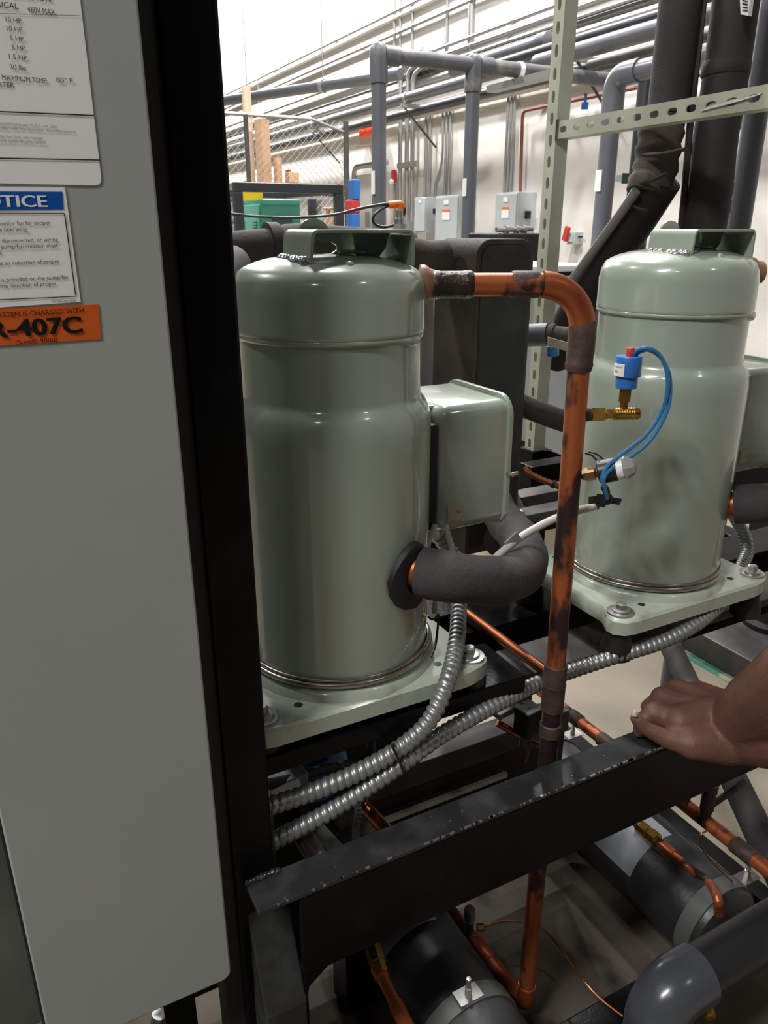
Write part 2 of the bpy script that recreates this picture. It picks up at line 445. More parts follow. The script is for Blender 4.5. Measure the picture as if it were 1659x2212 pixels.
def px(x, y): return onY(x, y, PV)
def quad_label(name, corners, mat, th=.0008):
    pts = [px(*c) for c in corners]
    return MB().add([p + Vector((0, -th, 0)) for p in pts] + pts, [(0, 1, 2, 3), (7, 6, 5, 4), (0, 4, 5, 1), (1, 5, 6, 2), (2, 6, 7, 3), (3, 7, 4, 0)]).build(name, mat, door, 0)
def line(mb, a, b, w=.0009, y=None):
    p, q = px(*a), px(*b); d = Vector((0, -.0013, w / 2)); e = Vector((0, -.0013, -w / 2))
    mb.add([p + e, q + e, q + d, p + d], [(0, 1, 2, 3)])
# rating plate
TR = px(168, -30); BRc = px(219, 398); 
lb = MB()
xr = px(219, 390).x; ztop = 2.05; zbot = px(219, 401).z; r_ = .006
poly = [(-.10, ztop), (-.10, zbot), (xr - r_, zbot), (xr - r_ * .4, zbot + r_ * .12), (xr - r_ * .1, zbot + r_ * .45), (xr, zbot + r_), (xr, ztop)]
plate = lb.prism(poly, (0, PV - .0008, 0), UX, UZ, UY, .0008).build('rating_label', M['white'], door, 0, label='large white rating plate with electrical data in black print')
m = MB()
def T(body, x0, x1, y, capx, mb=None, rot=0):
    """string between pixel x0 and x1 with baseline pixel y, cap height in pixels"""
    xx0 = None if x0 is None else px(x0, y).x
    xx1 = None if x1 is None else px(x1, y).x
    yr = x1 if x1 is not None else x0
    base = px(yr if x0 is None else x0, y).z
    cap = px(100, y - capx).z - px(100, y).z
    text_into(mb or m, body, xx0, xx1, base, cap, rot)
T('GENERAL INFORMATION', None, 110, 5, 13)
T('ELECTRICAL', None, 40, 21, 13); T('460V MAX', 60, 119, 27, 13)
for s, x0, x1, y in (('10 HP', 13, 46, 48), ('10 HP', 15, 48, 67), ('5 HP', 22, 51, 88), ('5 HP', 26, 54, 108), ('1.5 HP', 20, 58, 128), ('30 lbs', 22, 56, 150)):
    T(s, x0, x1, y, 11)
T('MAXIMUM TEMP:', 5, 102, 173, 11); T('80\u00b0 F', 122, 157, 178, 11); T('CHILLED WATER', None, 31, 190, 11)
line(m, (-60, 28), (173, 35), .0003)
line(m, (-60, 239), (203, 250)); line(m, (-60, 341), (215, 346))
m.build('print', M['ink'], plate, 0)
m = MB()
for s, x1, y in (('grounding requirements per N.E.C. art. 250', 122, 277), ('be familiar with the operation, and maintenance', 163, 288), ('procedures of this machine, see manual', 92, 302), ('adequate space must be added', 99, 312)):
    T(s, None, x1, y, 7)
m.build('small_print', M['ink2'], plate, 0)
# notice label
nl = quad_label('notice_label', [(-120, 404), (140, 405), (174, 652), (-120, 672)], M['white'])
nl['label'] = 'white notice label with a blue heading band'
m = MB(); p = [px(-110, 413), px(134, 414), px(137, 452), px(-110, 455)]
band = m.add([q + Vector((0, -.0012, 0)) for q in p] + p, [(0, 1, 2, 3), (0, 4, 5, 1), (1, 5, 6, 2), (2, 6, 7, 3), (3, 7, 4, 0)]).build('heading_band', M['blue_ink'], nl, 0)
m = MB()
TXA = 1.32
for dd_ in (0, 1.2, 2.4): T('NOTICE', None, 101 + dd_, 447, 26, rot=.01)
TXA = 1.0; m.build('heading_lettering', M['white'], nl, 0)
m = MB()
for s, x1, y in (('Check pump and/or fan for proper', 109, 485), ('rotation before operating.', 60, 499), ('If unit has been disconnected, or wiring', 125, 521), ('changed, the pump/fan rotation must', 125, 534), ('be rechecked.', 4, 549),
                 ('Pressure gauge is not an indication of proper', 129, 568), ('An arrow is provided on the pump/fan', 147, 602), ('housing to show the direction of proper', 122, 616), ('rotation.', -20, 632)):
    T(s, None, x1, y, 9, rot=.02)
T('P/N 6616610 R000', None, 165, 651, 5, rot=.02)
for a, b in (((-100, 461), (139, 461)), ((139, 461), (163, 638)), ((163, 640), (-100, 652))):
    if a[0] == b[0] or a == (139, 461):
        pa, pb = px(*a), px(*b); w = Vector((.0004, 0, 0)); d = Vector((0, -.0013, 0))
        m.add([pa - w + d, pb - w + d, pb + w + d, pa + w + d], [(0, 1, 2, 3)])
    else: line(m, a, b, .0007)
m.build('print', M['ink'], nl, 0)
# refrigerant label
rl = quad_label('refrigerant_label', [(-120, 673), (212, 657), (218, 732), (-120, 755)], M['orange'])
rl['label'] = 'orange refrigerant charge label with black lettering'
m = MB()
T('THIS SYSTEM IS CHARGED WITH', None, 181, 675, 11, rot=.012)
T('(Suva\u00ae 9000)', 34, 125, 744, 10, rot=.012)
TXA = 1.22
for dx in (-.0010, -.0005, 0, .0005):
    xx = px(178, 718)
    text_into(m, 'R-407C', None, xx.x + dx, xx.z, px(100, 681).z - px(100, 718).z, .006)
    text_into(m, 'R-407C', None, xx.x + dx, xx.z + .0005, px(100, 681).z - px(100, 718).z, .006)
TXA = 1.0
m.build('lettering', M['ink'], rl, 0)

# ---------------------------------------------------------------- scroll compressors
CU, CV = .396, .896
def make_compressor():
    c = Vector((CU, CV, 0))
    root = thing('scroll_compressor', (CU, CV, Z(.612)), 'sage green scroll compressor nearest the grey cabinet, with the black insulated suction bend', 'compressor', 'scroll compressors')
    def prof(ps): return [(r, Z(d)) for r, d in ps]
    body = MB().lathe(prof([(.1145, .112), (.1145, .194), (.1152, .1975), (.1175, .2015), (.1212, .2060), (.1248, .2125), (.1273, .2210), (.1286, .231), (.129, .242), (.129, .30), (.129, .556), (.120, .566)]), c, n=72).build('shell', M['sage'], root, 40)
    cap = [(0, .030), (.05, .031), (.075, .0345), (.090, .0385), (.102, .0435), (.111, .049), (.1165, .060), (.119, .074), (.119, .114), (.1195, .1165), (.1185, .119), (.116, .1195)]
    top = MB().lathe(prof(cap), c, n=72).build('top_cap', M['sage'], root, 50)
    # weld seam with one sagging blob
    m = MB(); pts = []; rs = []
    for k in range(73):
        a = 2 * math.pi * k / 72
        sag = math.exp(-((((a - R(-58) + math.pi) % (2 * math.pi)) - math.pi) / R(9)) ** 2)
        pts.append(c + Vector((math.cos(a) * .1148, math.sin(a) * .1148, Z(.1218 + .004 * sag)))); rs.append(.0042 + .0034 * sag + random.uniform(0, .0003))
    m.tube(pts, rs, 8, caps=False).build('weld_seam', M['sage'], root, 60)
    # lifting bracket: strap bent over, legs at both ends
    u0, u1, v0, v1 = CU - .050, CU + .082, CV - .068, CV + .018
    zt = Z(.0015); th = .004; rb = .009
    sec = []
    def arc(cx, cz, r, a0, a1, n=5): return [(cx + r * math.cos(R(a0 + (a1 - a0) * i / n)), cz + r * math.sin(R(a0 + (a1 - a0) * i / n))) for i in range(n + 1)]
    zl = Z(.052)
    outer = [(u0 - .004, zl)] + arc(u0 + rb, zt - rb, rb, 180, 90) + arc(u1 - rb, zt - rb, rb, 90, 0) + [(u1, zl + .010)]
    inner = [(u1 - th, zl + .010)] + arc(u1 - rb, zt - rb, rb - th, 0, 90) + arc(u0 + rb, zt - rb, rb - th, 90, 180) + [(u0 + th - .004, zl)]
    poly = outer + inner
    br = MB().prism(poly, (0, v0, 0), UX, UZ, UY, v1 - v0).build('lifting_bracket', M['sage'], root, 40, .0008)
    # back flange of the bracket with an elongated hole, and the rounded ear above
    m = MB().slotted((u0 + .008, v1 - .004, Z(.040)), UX, UZ, UY, .085, .034, .085, (.036, .014), .004)
    m.build('slotted_flange', M['sage'], br, 30)
    m = MB().prism([(.019 * math.cos(R(q)), .013 * math.sin(R(q))) for q in range(0, 181, 15)], (CU - .012, v1 - .004, zt - .001), UX, UZ, UY, .004)
    m.build('ear', M['sage'], br, 30)
    m = MB().prism([(0, 0), (.05, 0), (.044, -.018), (.03, -.034), (.02, -.036), (.006, -.03)], (u1 - .054, v1 - .03, zt - .004), UX, UZ, Vector((0, 1, 0)), .004)
    m.build('gusset', M['sage'], br, 30)
    m = MB()
    for i in range(8): m.sphere((u0 - .007 + random.uniform(-.002, .002), v0 + .006 + i * .009, Z(.039) + random.uniform(-.002, .003)), random.uniform(.006, .0095), 6)
    m.build('weld_bead', M['weld'], br)
    MB().sphere(c + Vector((-.012, -.085, Z(.0405))), .0062, 8).build('dimple', M['sage'], top)
    MB().lathe([(.02, 0), (.02, .003), (.012, .0045), (0, .005)], c + Vector((.03, -.01, Z(.029))), n=20).build('plug', M['sage'], top)
    # discharge stub boss
    dd = Vector((.303, -.131, 0)).normalized()
    b0 = c + dd * .1125; b0.z = Z(.066)
    MB().lathe([(.0240, 0), (.0240, .005), (.0225, .0085), (.0195, .012), (.0178, .017), (.0168, .024)], b0, dd, 28).build('discharge_collar', M['copper_tee'] if False else mk('primer_collar', (.33, .17, .11), .5, .1, (.25, .2, .15), 20, bump=.1), root, 40)
    # heater band and its clamp
    pts = [c + Vector((math.cos(2 * math.pi * k / 64) * .1325, math.sin(2 * math.pi * k / 64) * .1325, Z(.5535))) for k in range(65)]
    band = MB().tube(pts, .0046, 10, caps=False).tube([p + Vector((0, 0, .0068)) - (p - c - Vector((0, 0, p.z))).normalized() * .0012 for p in pts], .0026, 8, caps=False).build('heater_band', M['steel'], root, 60)
    # base boss and plate
    MB().lathe([(.142, Z(.577)), (.1385, Z(.566)), (.133, Z(.5605)), (.125, Z(.558))], c, n=64).build('base_boss', M['sage_dull'], root, 40)
    def q(x, y): return (CU + x, CV + y)
    hu, hv = .182, .143
    half = [(-.148, -hv), (.128, -hv), (.142, -hv + .002), (.160, -hv + .007), (.173, -hv + .014), (.180, -hv + .024), (hu, -hv + .034), (.178, -hv + .046), (.170, -hv + .056)]
    poly = []
    for x, y in half: poly.append((x, y))
    for x, y in [(x, -y) for x, y in half[::-1]]: poly.append((x, y))
    left = [(-.148, hv), (-.168, hv - .004), (-.181, hv - .016), (-hu, hv - .03), (-.168, hv - .056), (-.168, -hv + .056), (-hu, -hv + .03), (-.181, -hv + .016), (-.168, -hv + .004)]
    # drop the duplicated start
    poly = poly[1:-1] + left + [(-.148, -hv)]
    n = len(poly); zt2, zl2 = Z(.574), Z(.600)
    mt = MB()
    inner = [(x * .975, y * .975) for x, y in poly]
    vs = [(CU + x, CV + y, zt2 - .004) for x, y in poly] + [(CU + x, CV + y, zt2) for x, y in inner] + [(CU + x, CV + y, zl2) for x, y in poly] + [(CU + x, CV + y, zl2) for x, y in inner] + [(CU + x, CV + y, zt2 - .004) for x, y in inner]
    fs = [tuple(range(n, 2 * n))]
    for i in range(n):
        j = (i + 1) % n
        fs += [(i, j, n + j, n + i), (2 * n + i, 2 * n + j, j, i), (3 * n + i, 3 * n + j, 2 * n + j, 2 * n + i), (4 * n + i, 4 * n + j, 3 * n + j, 3 * n + i)]
    fs.append(tuple(range(5 * n - 1, 4 * n - 1, -1)))
    bp = mt.add(vs, fs).build('base_plate', M['sage_dull'], root, 40)
    for sx in (-1, 1):
        for sy in (-1, 1):
            p = Vector((CU + sx * .155, CV + sy * .112, zt2))
            MB().lathe([(.0215, 0), (.0215, .003), (.015, .004), (.015, .007), (.011, .008)], p, n=24).build('washer', M['zinc'], root, 40)
            MB().lathe([(.0085, .006), (.0085, .015), (.006, .017), (0, .0172)], p, n=6).build('bolt', M['zinc'], root, 20)
            hole = p + Vector((-sx * .05, -sy * .004, .0003))
            MB().lathe([(.006, 0), (.004, .0003), (0, .0003)], hole, n=12).build('hole', M['dark_glass'], bp)
    # terminal box
    a0, a1, w0, w1, zt3, zb3 = CU + .13, CU + .243, .842, 1.0, Z(.217), Z(.405)
    zt3 -= .006
    def rr_sec(u, ins, rad=.018, n=6):
        y0, y1, q0, q1 = w0 + ins, w1 - ins, zb3 + ins, zt3 - ins; out = []
        for cy, cz, a_ in ((y1 - rad, q0 + rad, -90), (y1 - rad, q1 - rad, 0), (y0 + rad, q1 - rad, 90), (y0 + rad, q0 + rad, 180)):
            for k in range(n + 1):
                t = R(a_ + 90 * k / n); out.append((u, cy + rad * math.cos(t), cz + rad * math.sin(t)))
        return out
    def loft(secs):
        m = MB(); vs = []; fs = []; n = len(secs[0])
        for sct in secs: vs += sct
        for i in range(len(secs) - 1):
            for k in range(n): fs.append((i * n + k, i * n + (k + 1) % n, (i + 1) * n + (k + 1) % n, (i + 1) * n + k))
        fs.append(tuple(range(n))[::-1]); fs.append(tuple((len(secs) - 1) * n + k for k in range(n)))
        return m.add(vs, fs)
    tb = loft([rr_sec(a0 + d, i_) for d, i_ in ((0, .020), (.001, .015), (.004, .009), (.008, .005), (.014, .0015), (.020, 0))] + [rr_sec(a1, 0)]).build('terminal_box', M['sage'], root, 50)
    lid = loft([rr_sec(a1 - .001, -.006, .03), rr_sec(a1 + .001, -.0065, .03), rr_sec(a1 + .005, -.0065, .03), rr_sec(a1 + .006, -.005, .03)]).build('cover', M['sage'], tb, 40)
    loft([rr_sec(a1 + .006, .002), rr_sec(a1 + .012, .008), rr_sec(a1 + .016, .022)]).build('cover_dome', M['sage'], tb, 40)
    MB().box((a0 - .045, w0 + .028, zt3 - .022), (a0 + .016, w1 - .028, zt3 - .002)).build('neck_bridge', M['sage'], tb, 0, .006, 3)
    MB().box((a0 - .016, w0 + .004, zb3 + .008), (a0 + .004, w1 - .01, zt3 - .022)).build('gasket', M['rubber'], tb, 0, .004)
    sc = MB().lathe([(.004, 0), (.004, .004), (.0022, .005), (.0022, .012), (0, .0122)], Vector((a1 + .001, w0 - .006, Z(.327))), (0, -1, 0), 8).box((a1 + .004, w0 - .013, Z(.330)), (a1 + .014, w0 - .010, Z(.325)))
    sc.build('cover_screw', M['zinc'], tb)
    MB().box((a0 + .018, w0 - .0010, Z(.386)), (a0 + .041, w0 + .002, Z(.362))).build('sticker', M['tan'], tb, 0, label='small tan square sticker')
    # conduit connector under the terminal box
    cb = Vector(((a0 + a1) / 2 - .012, .915, zb3))
    MB().lathe([(.015, 0), (.015, -.014), (.0165, -.015), (.0165, -.020), (.0135, -.021), (.0135, -.034), (.012, -.036)], cb, n=18).build('conduit_connector', M['zinc'], tb, 40)
    return root
comp1 = make_compressor()
comp2 = copy_tree(comp1, None, Vector((.598, 0, 0)))
comp2['label'] = 'sage green scroll compressor on the right behind the blue pressure switch'
# rubber isolators: short under the near compressor, tall under the far one
for cx, h, zb_, root in ((CU, .034, Z(.612), comp1), (CU + .598, .074, Z(.652), comp2)):
    for sx in (-1, 1):
        for sy in (-1, 1):
            MB().lathe([(.026, 0), (.026, h * .25), (.02, h * .5), (.024, h)], (cx + sx * .155, CV + sy * .112, zb_), n=20).build('isolator', M['rubber'], root)
# ---------------------------------------------------------------- copper discharge line of the near compressor
PU, PVV, PR = .690, .757, .0143
c1 = Vector((CU, CV, 0)); dd = Vector((PU - CU, PVV - CV, 0)).normalized()
zd = Z(.066)
dp = thing('copper_discharge_pipe', (PU, PVV, Z(1.36)), 'heat-stained copper discharge pipe rising in front of the compressors', 'pipe')
start = c1 + dd * .128 + UZ * zd
PT = PU - .007
endh = Vector((PT, PVV, zd)) - dd * .055
MB().tube([start, endh], PR, 24).build('horizontal_run', M['copper'], dp)
MB().lathe([(.0165, 0), (.0172, .002), (.0172, .006), (.0165, .008), (.0165, .036), (.0172, .04), (.0172, .046), (.0155, .05)], start, dd, 24).build('coupling', mk('burnt_coupling', (.045, .032, .028), .45, .5, (.42, .40, .34), 28, .52, .6, .3, 120), dp)
MB().lathe([(.0160, 0), (.0166, .003), (.0166, .03), (.0160, .034)], start + dd * .098, dd, 24).build('coupling', M['copper_tee'], dp)
bend = [endh, ]
ctr = endh - UZ * .055
for k in range(0, 13):
    a = R(90 * k / 12); bend.append(ctr + dd * .055 * math.sin(a) + UZ * .055 * math.cos(a))
MB().tube(bend[1:], .0166, 24).build('elbow', M['copper_bend'], dp)
zb0 = zd - .055
MB().lathe([(.0158, 0), (.0168, -.003), (.0172, -.012), (.0172, -.052), (.0180, -.055), (.0172, -.06), (.0160, -.064)], (PT, PVV, zb0 + .012), UZ, 24).build('coupling', M['copper_tee'], dp)
MB().tube([(PT, PVV, zb0 - .04), (PU, PVV, Z(.64)), (PU, PVV, Z(1.315))], PR, 24).build('riser', M['copper'], dp)
zt_ = onY(1175, 1478, PVV).z
MB().lathe([(.0155, .03), (.0172, .028), (.0172, -.004), (.0182, -.006), (.0172, -.010), (.0172, -.05), (.0155, -.052)], (PU, PVV, zt_), UZ, 24).build('tee', M['copper_tee'], dp)
MB().lathe([(.0150, .0), (.0168, -.002), (.0168, -.022), (.0150, -.024)], (PU, PVV, zt_ - .075), UZ, 24).build('coupling', M['copper_tee'], dp)
# branch behind the tee, back towards the heat exchanger
MB().tube([(PU, PVV + .01, zt_ + .004), (PU - .002, 1.30, zt_ + .004)], .0080, 16).build('branch', M['copper_clean'], dp)
# foot elbow and return run on the tray
zl = Z(1.325)
MB().tube(corner_path([(PU, PVV, zl + .05), (PU, PVV, zl), (PU - .012, 1.0, zl - .01)], .022), .0158, 20).build('elbow', M['copper_bend'], dp)
MB().tube([(PU - .002, PVV + .05, zl), (PU - .02, 1.28, zl - .005)], .0125, 16).build('return_run', M['copper'], dp)
MB().lathe([(.0135, 0), (.0165, .004), (.0165, .05), (.0135, .054)], (PU - .006, PVV + .10, zl), (-.035, 1, 0), 16).build('coupling', M['copper_bend'], dp)

# brass service tee on the riser
def P1(x, y, D=1.0): return onD(x, y, D)
bv = thing('brass_service_valve', P1(1315, 895), 'brass service tee brazed to the copper riser under the blue pressure switch', 'valve')
ax = (P1(1385, 893) - P1(1262, 896)).normalized(); s0 = P1(1256, 896)
MB().lathe([(.0065, 0), (.0095, .006), (.0085, .012), (.0075, .016)], s0, ax, 16).build('braze', M['copper_tee'], bv)
MB().lathe([(.0075, .012), (.0098, .0135), (.0098, .030), (.0075, .032), (.0066, .034), (.0066, .044)], s0, ax, 6).build('hex_body', M['brass'], bv, 20)
m = MB(); L0 = .042
pr = [(.007, L0)]
for k in range(9): pr += [(.0086, L0 + .0015 + k * .0032), (.0076, L0 + .0031 + k * .0032)]
pr += [(.0082, L0 + .033), (.0060, L0 + .036), (0, L0 + .0365)]
m.lathe(pr, s0, ax, 16).build('knurled_cap', M['brass'], bv, 50)
sw0 = P1(1346, 890)
MB().lathe([(.006, -.002), (.006, .014), (.0085, .0145), (.0085, .033), (.0065, .034)], sw0, UZ, 6).build('flare_nut', M['brass'], bv, 20)
# blue pressure switch
zb_ = P1(1346, 838).z
ps = thing('pressure_switch', Vector((sw0.x, sw0.y, zb_)), 'bright blue pressure switch with a red plug standing on the brass tee', 'switch')
top = P1(1348, 769).z; mid = P1(1348, 812).z
sx, sy = sw0.x, sw0.y
MB().lathe([(.0130, 0), (.0140, .001), (.0140, mid - zb_ + .001)], (sx, sy, zb_), UZ, 24).build('lower_body', M['blue_plastic'], ps)
MB().lathe([(.0168, mid - zb_), (.0172, mid - zb_ + .001), (.0166, top - zb_ - .001), (.016, top - zb_)], (sx, sy, zb_), UZ, 24).build('head', M['blue_plastic'], ps)
MB().lathe([(.0055, 0), (.0055, .010), (.0045, .0115), (0, .012)], (sx + .001, sy, top - .001), UZ, 16).build('plug', M['red_plastic'], ps)
# wrapped sticker
cd = Vector((-_sy, -_cy, 0)); 
a_cam = math.atan2(-sy, -sx)
pts = [(sx + .0176 * math.cos(a_cam + R(q)), sy + .0176 * math.sin(a_cam + R(q))) for q in range(-78, -6, 8)]
z0s, z1s = P1(1330, 810).z, P1(1330, 783).z
vsx = [(x, y, z0s) for x, y in pts] + [(x, y, z1s) for x, y in pts]; n = len(pts)
st = MB().add(vsx, [(i, i + 1, n + i + 1, n + i) for i in range(n - 1)]).build('sticker', M['white'], ps, label='white printed sticker on the switch head')
m = MB()
for (zf, i0, i1, w) in ((.72, 1, 7, .0016), (.34, 1, 5, .0028)):
    for i in range(i0, i1):
        f = Vector((pts[i][0], pts[i][1], z0s + (z1s - z0s) * zf)); g = Vector((pts[i + 1][0], pts[i + 1][1], f.z)); e = cd * .0003
        g = f.lerp(g, .7)
        m.add([f + e - UZ * w / 2, g + e - UZ * w / 2, g + e + UZ * w / 2, f + e + UZ * w / 2], [(0, 1, 2, 3)])
m.build('print', M['ink2'], st, 0)
# black pressure switch lower on the riser
p2 = thing('pressure_switch', P1(1300, 1025), 'small black taped pressure switch on the side of the riser below the brass tee', 'switch')
ax2 = (onD(1340, 1012, .985) - onD(1256, 1028, 1.0)).normalized(); s2 = onD(1253, 1028, 1.0)
MB().lathe([(.005, 0), (.0075, .004), (.0075, .006), (.0095, .0065), (.0095, .020), (.006, .021), (.009, .023), (.009, .026)], s2, ax2, 6).build('hex_nut', mk('dull_brass', (.26, .16, .09), .4, .8), p2, 20)
MB().lathe([(.012, .024), (.0165, .026), (.0165, .048), (.0150, .050), (.0150, .058), (.0110, .066), (0, .067)], s2, ax2, 22).build('body', M['cable_black'], p2)
MB().lathe([(.0158, .0475), (.0158, .0575)], s2, ax2, 22).build('sticker', M['white'], p2)
MB().lathe([(.0152, .056), (.0170, .062), (.0120, .071), (.006, .074), (0, .0745)], s2, ax2, 9).build('clear_cap', M['tape'], p2, 10)
# frayed tape tags
m = MB()
tp = onD(1312, 1078, .985)
for q in range(6):
    d = Vector((random.uniform(-1, 1), 0, random.uniform(-.5, .45))); d = (Vector((_cy, -_sy, 0)) * random.choice([-1, 1]) * random.uniform(.6, 1) + UZ * random.uniform(-.55, .45)).normalized()
    w = d.cross(cd).normalized(); L = random.uniform(.014, .026)
    m.add([tp - w * .004, tp + d * L - w * .006 + cd * .002, tp + d * L + w * .004, tp + w * .005], [(0, 1, 2, 3)])
    m.add([tp - w * .004 + cd * .0006, tp + d * L - w * .006 + cd * .0026, tp + d * L + w * .004 + cd * .0006, tp + w * .005 + cd * .0006], [(0, 1, 2, 3)])
m.sphere(tp, .008, 8)
m.tube(catmull([onD(1304, 1050, .98), onD(1310, 1066, .98), onD(1300, 1092, .985)]), .005, 8)
m.build('tape', M['rubber'], p2, 0)
m = MB().tube(catmull([onD(1300, 1008, 1.0), onD(1280, 985, 1.0), onD(1264, 979, 1.005)]), .0012, 6).tube(catmull([onD(1312, 1000, 1.0), onD(1290, 982, 1.0), onD(1272, 976, 1.005)]), .0012, 6)
m.build('lead', M['cable_black'], p2)
# two blue leads
for a_, pts_ in (('upper', [(1366, 770, 1.0), (1378, 756, .995), (1398, 752, .99), (1422, 764, .99), (1440, 800, .99), (1441, 850, .99), (1424, 900, .99), (1390, 945, .985), (1345, 980, .98), (1314, 1005, .975), (1301, 1030, .97), (1300, 1042, .972)]),
                ('lower', [(1368, 772, 1.004), (1382, 760, 1.0), (1402, 756, 1.0), (1427, 772, .995), (1446, 812, .995), (1446, 868, .992), (1430, 912, .99), (1398, 958, .985), (1350, 995, .98), (1318, 1015, .973), (1304, 1036, .968), (1308, 1060, .97), (1312, 1078, .975)])):
    o = MB().tube(catmull([onD(*q) for q in pts_], 6), .0027, 10).build('blue_wire', M['cable_blue'])
    tag(o, 'blue lead looping from the blue switch to the black switch, %s of the pair' % ('inner' if a_ == 'upper' else 'outer'), 'wire', 'blue switch leads')
# white cable to the black switch
o = MB().tube(catmull([onD(1062, 1215, .96), onD(1085, 1192, .985), onD(1130, 1157, 1.02), onD(1190, 1124, 1.045), onD(1240, 1106, 1.045), onD(1290, 1092, 1.0)], 8), .0058, 12).build('white_cable', M['cable_white'])
tag(o, 'white round cable running behind the copper riser to the taped black switch', 'cable')
ct = onD(1108, 1168, 1.0)
o = MB().cbox(ct, (.024, .003, .016), Matrix.Rotation(R(-35), 3, 'Y')).build('cable_tag', M['grey_plastic'], smooth=0, bevel=.0006)
tag(o, 'small grey clip on the white cable over the black suction bend', 'clip')

# ---------------------------------------------------------------- insulated suction bends
def suction(shift, label, path, skip=2):
    pts = catmull([p + shift for p in path], 8)
    root = thing('suction_pipe', pts[0], label, 'pipe', 'insulated suction pipes')
    d0 = (pts[3] - pts[0]).normalized()
    MB().tube([pts[0] - d0 * .012, pts[0] + d0 * .03], .0215, 24).build('copper_stub', M['copper_bend'], root)
    ins = resample(pts[skip:], .012)
    rr = [.0325 + .0008 * math.sin(i * .9) for i in range(len(ins))]
    MB().tube(ins, rr, 28).build('insulation', M['foam'], root, 50)
    return root, pts
spath = [onD(900, 1233, .895), onD(945, 1242, .885), onD(1005, 1250, .89), onD(1075, 1254, .92), onD(1126, 1236, .985), onD(1136, 1198, 1.07), onD(1118, 1158, 1.16), onD(1090, 1125, 1.25), onD(1066, 1085, 1.30)]
s1, spts = suction(Vector((0, 0, 0)), 'black foam covered suction bend at the foot of the near compressor', spath)
# torn collar of foam against the shell: part of the insulation, wraps the compressor side
m = MB(); cz = Z(.417); n = 16; vs = []; fs = []
aout = math.atan2(-.131, .303)
a_s = math.atan2(spath[0].y - CV, spath[0].x - CU)
def shell_pt(da, z, rad): return Vector((CU + rad * math.cos(a_s + da), CV + rad * math.sin(a_s + da), z))
for k in range(n):
    t = 2 * math.pi * k / n
    ca, sa = math.cos(t), math.sin(t)
    ru = .046 if ca < 0 else .034
    rz = .052 if sa < 0 else .043
    vs.append(shell_pt(ca * ru / .13 * (1 - .25 * max(0, sa)), cz + sa * rz, .1295 + .002))
    vs.append(shell_pt(ca * ru * .95 / .13 * (1 - .25 * max(0, sa)), cz + sa * rz * .95, .1295 + .0085))
    vs.append(shell_pt(ca * .024 / .13, cz + sa * .026, .1295 + .012))
for k in range(n):
    j = (k + 1) % n
    fs += [(3 * k, 3 * j, 3 * j + 1, 3 * k + 1), (3 * k + 1, 3 * j + 1, 3 * j + 2, 3 * k + 2)]
m.add(vs, fs).build('foam_collar', M['rubber'], s1, 50)
s2p = [onD(1585, 1090, 1.20), onD(1625, 1088, 1.19), onD(1665, 1086, 1.19), onD(1720, 1080, 1.22), onD(1760, 1060, 1.30)]
s2, _ = suction(Vector((0, 0, 0)), 'black foam covered suction stub on the right compressor at the picture edge', s2p, 0)

# ---------------------------------------------------------------- flexible metal conduits
def flex(name, path, r, label, pitch=.0102, amp=.0034, group=None, mat='conduit'):
    pts = resample(catmull(path, 14), pitch / 7)
    def ph(i, a, q):
        w = (i / 7.0 + a / (2 * math.pi)) % 1.0
        return q + amp * (math.sin(math.pi * w) ** .5) - amp * .65
    o = MB().tube(pts, r, 16, phase=ph).build(name, M[mat], smooth=60)
    return tag(o, label, 'conduit', group)
ca = [Vector((CU + .1745, .915, Z(.432))), onY(1000, 1235, .90), onY(992, 1310, .862), onY(986, 1390, .795), onY(965, 1475, .742), onY(925, 1560, .728), onY(862, 1617, .735), onY(765, 1672, .742), onY(655, 1717, .748), onY(560, 1748, .75)]
flex('flexible_conduit', ca, .0112, 'ribbed metal conduit dropping from the near compressor terminal box', group='flexible conduits')
cb = [Vector((CU + .598 + .1745, .915, Z(.432))), onY(1611, 1165, .90), onY(1602, 1225, .855), onY(1568, 1290, .79), onY(1500, 1350, .755), onY(1420, 1390, .757), onY(1330, 1418, .772), onY(1262, 1440, .7855), onY(1205, 1460, .7865), onY(1150, 1482, .775), onY(1060, 1527, .752), onY(950, 1590, .738), onY(868, 1650, .735), onY(780, 1710, .736), onY(690, 1765, .738), onY(600, 1812, .74), onY(540, 1850, .742)]
flex('flexible_conduit', cb, .0112, 'long ribbed metal conduit from the right compressor crossing behind the riser', group='flexible conduits')
o = MB().tube([onY(846, 1608, .722), onY(873, 1668, .722), onY(880, 1664, .75), onY(852, 1606, .75), onY(846, 1608, .722)], .0018, 8).build('cable_tie', M['rubber'])
tag(o, 'black cable tie binding the two ribbed conduits together', 'cable tie')
flex('flexible_conduit', [onY(772, 1735, .80), onY(773, 1760, .795), onY(768, 1800, .79), onY(778, 1850, .80)], .0052, 'thin pale ribbed conduit below the tied conduits', .006, .0012, 'flexible conduits')
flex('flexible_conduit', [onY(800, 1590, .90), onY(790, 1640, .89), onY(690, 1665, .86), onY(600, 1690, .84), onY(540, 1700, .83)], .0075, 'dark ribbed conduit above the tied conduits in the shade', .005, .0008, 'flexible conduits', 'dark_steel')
flex('flexible_conduit', [onY(345, 2190, .80), onY(340, 2215, .80), onY(330, 2260, .82)], .010, 'short ribbed conduit below the grey cabinet', .0092, .0017, 'flexible conduits')
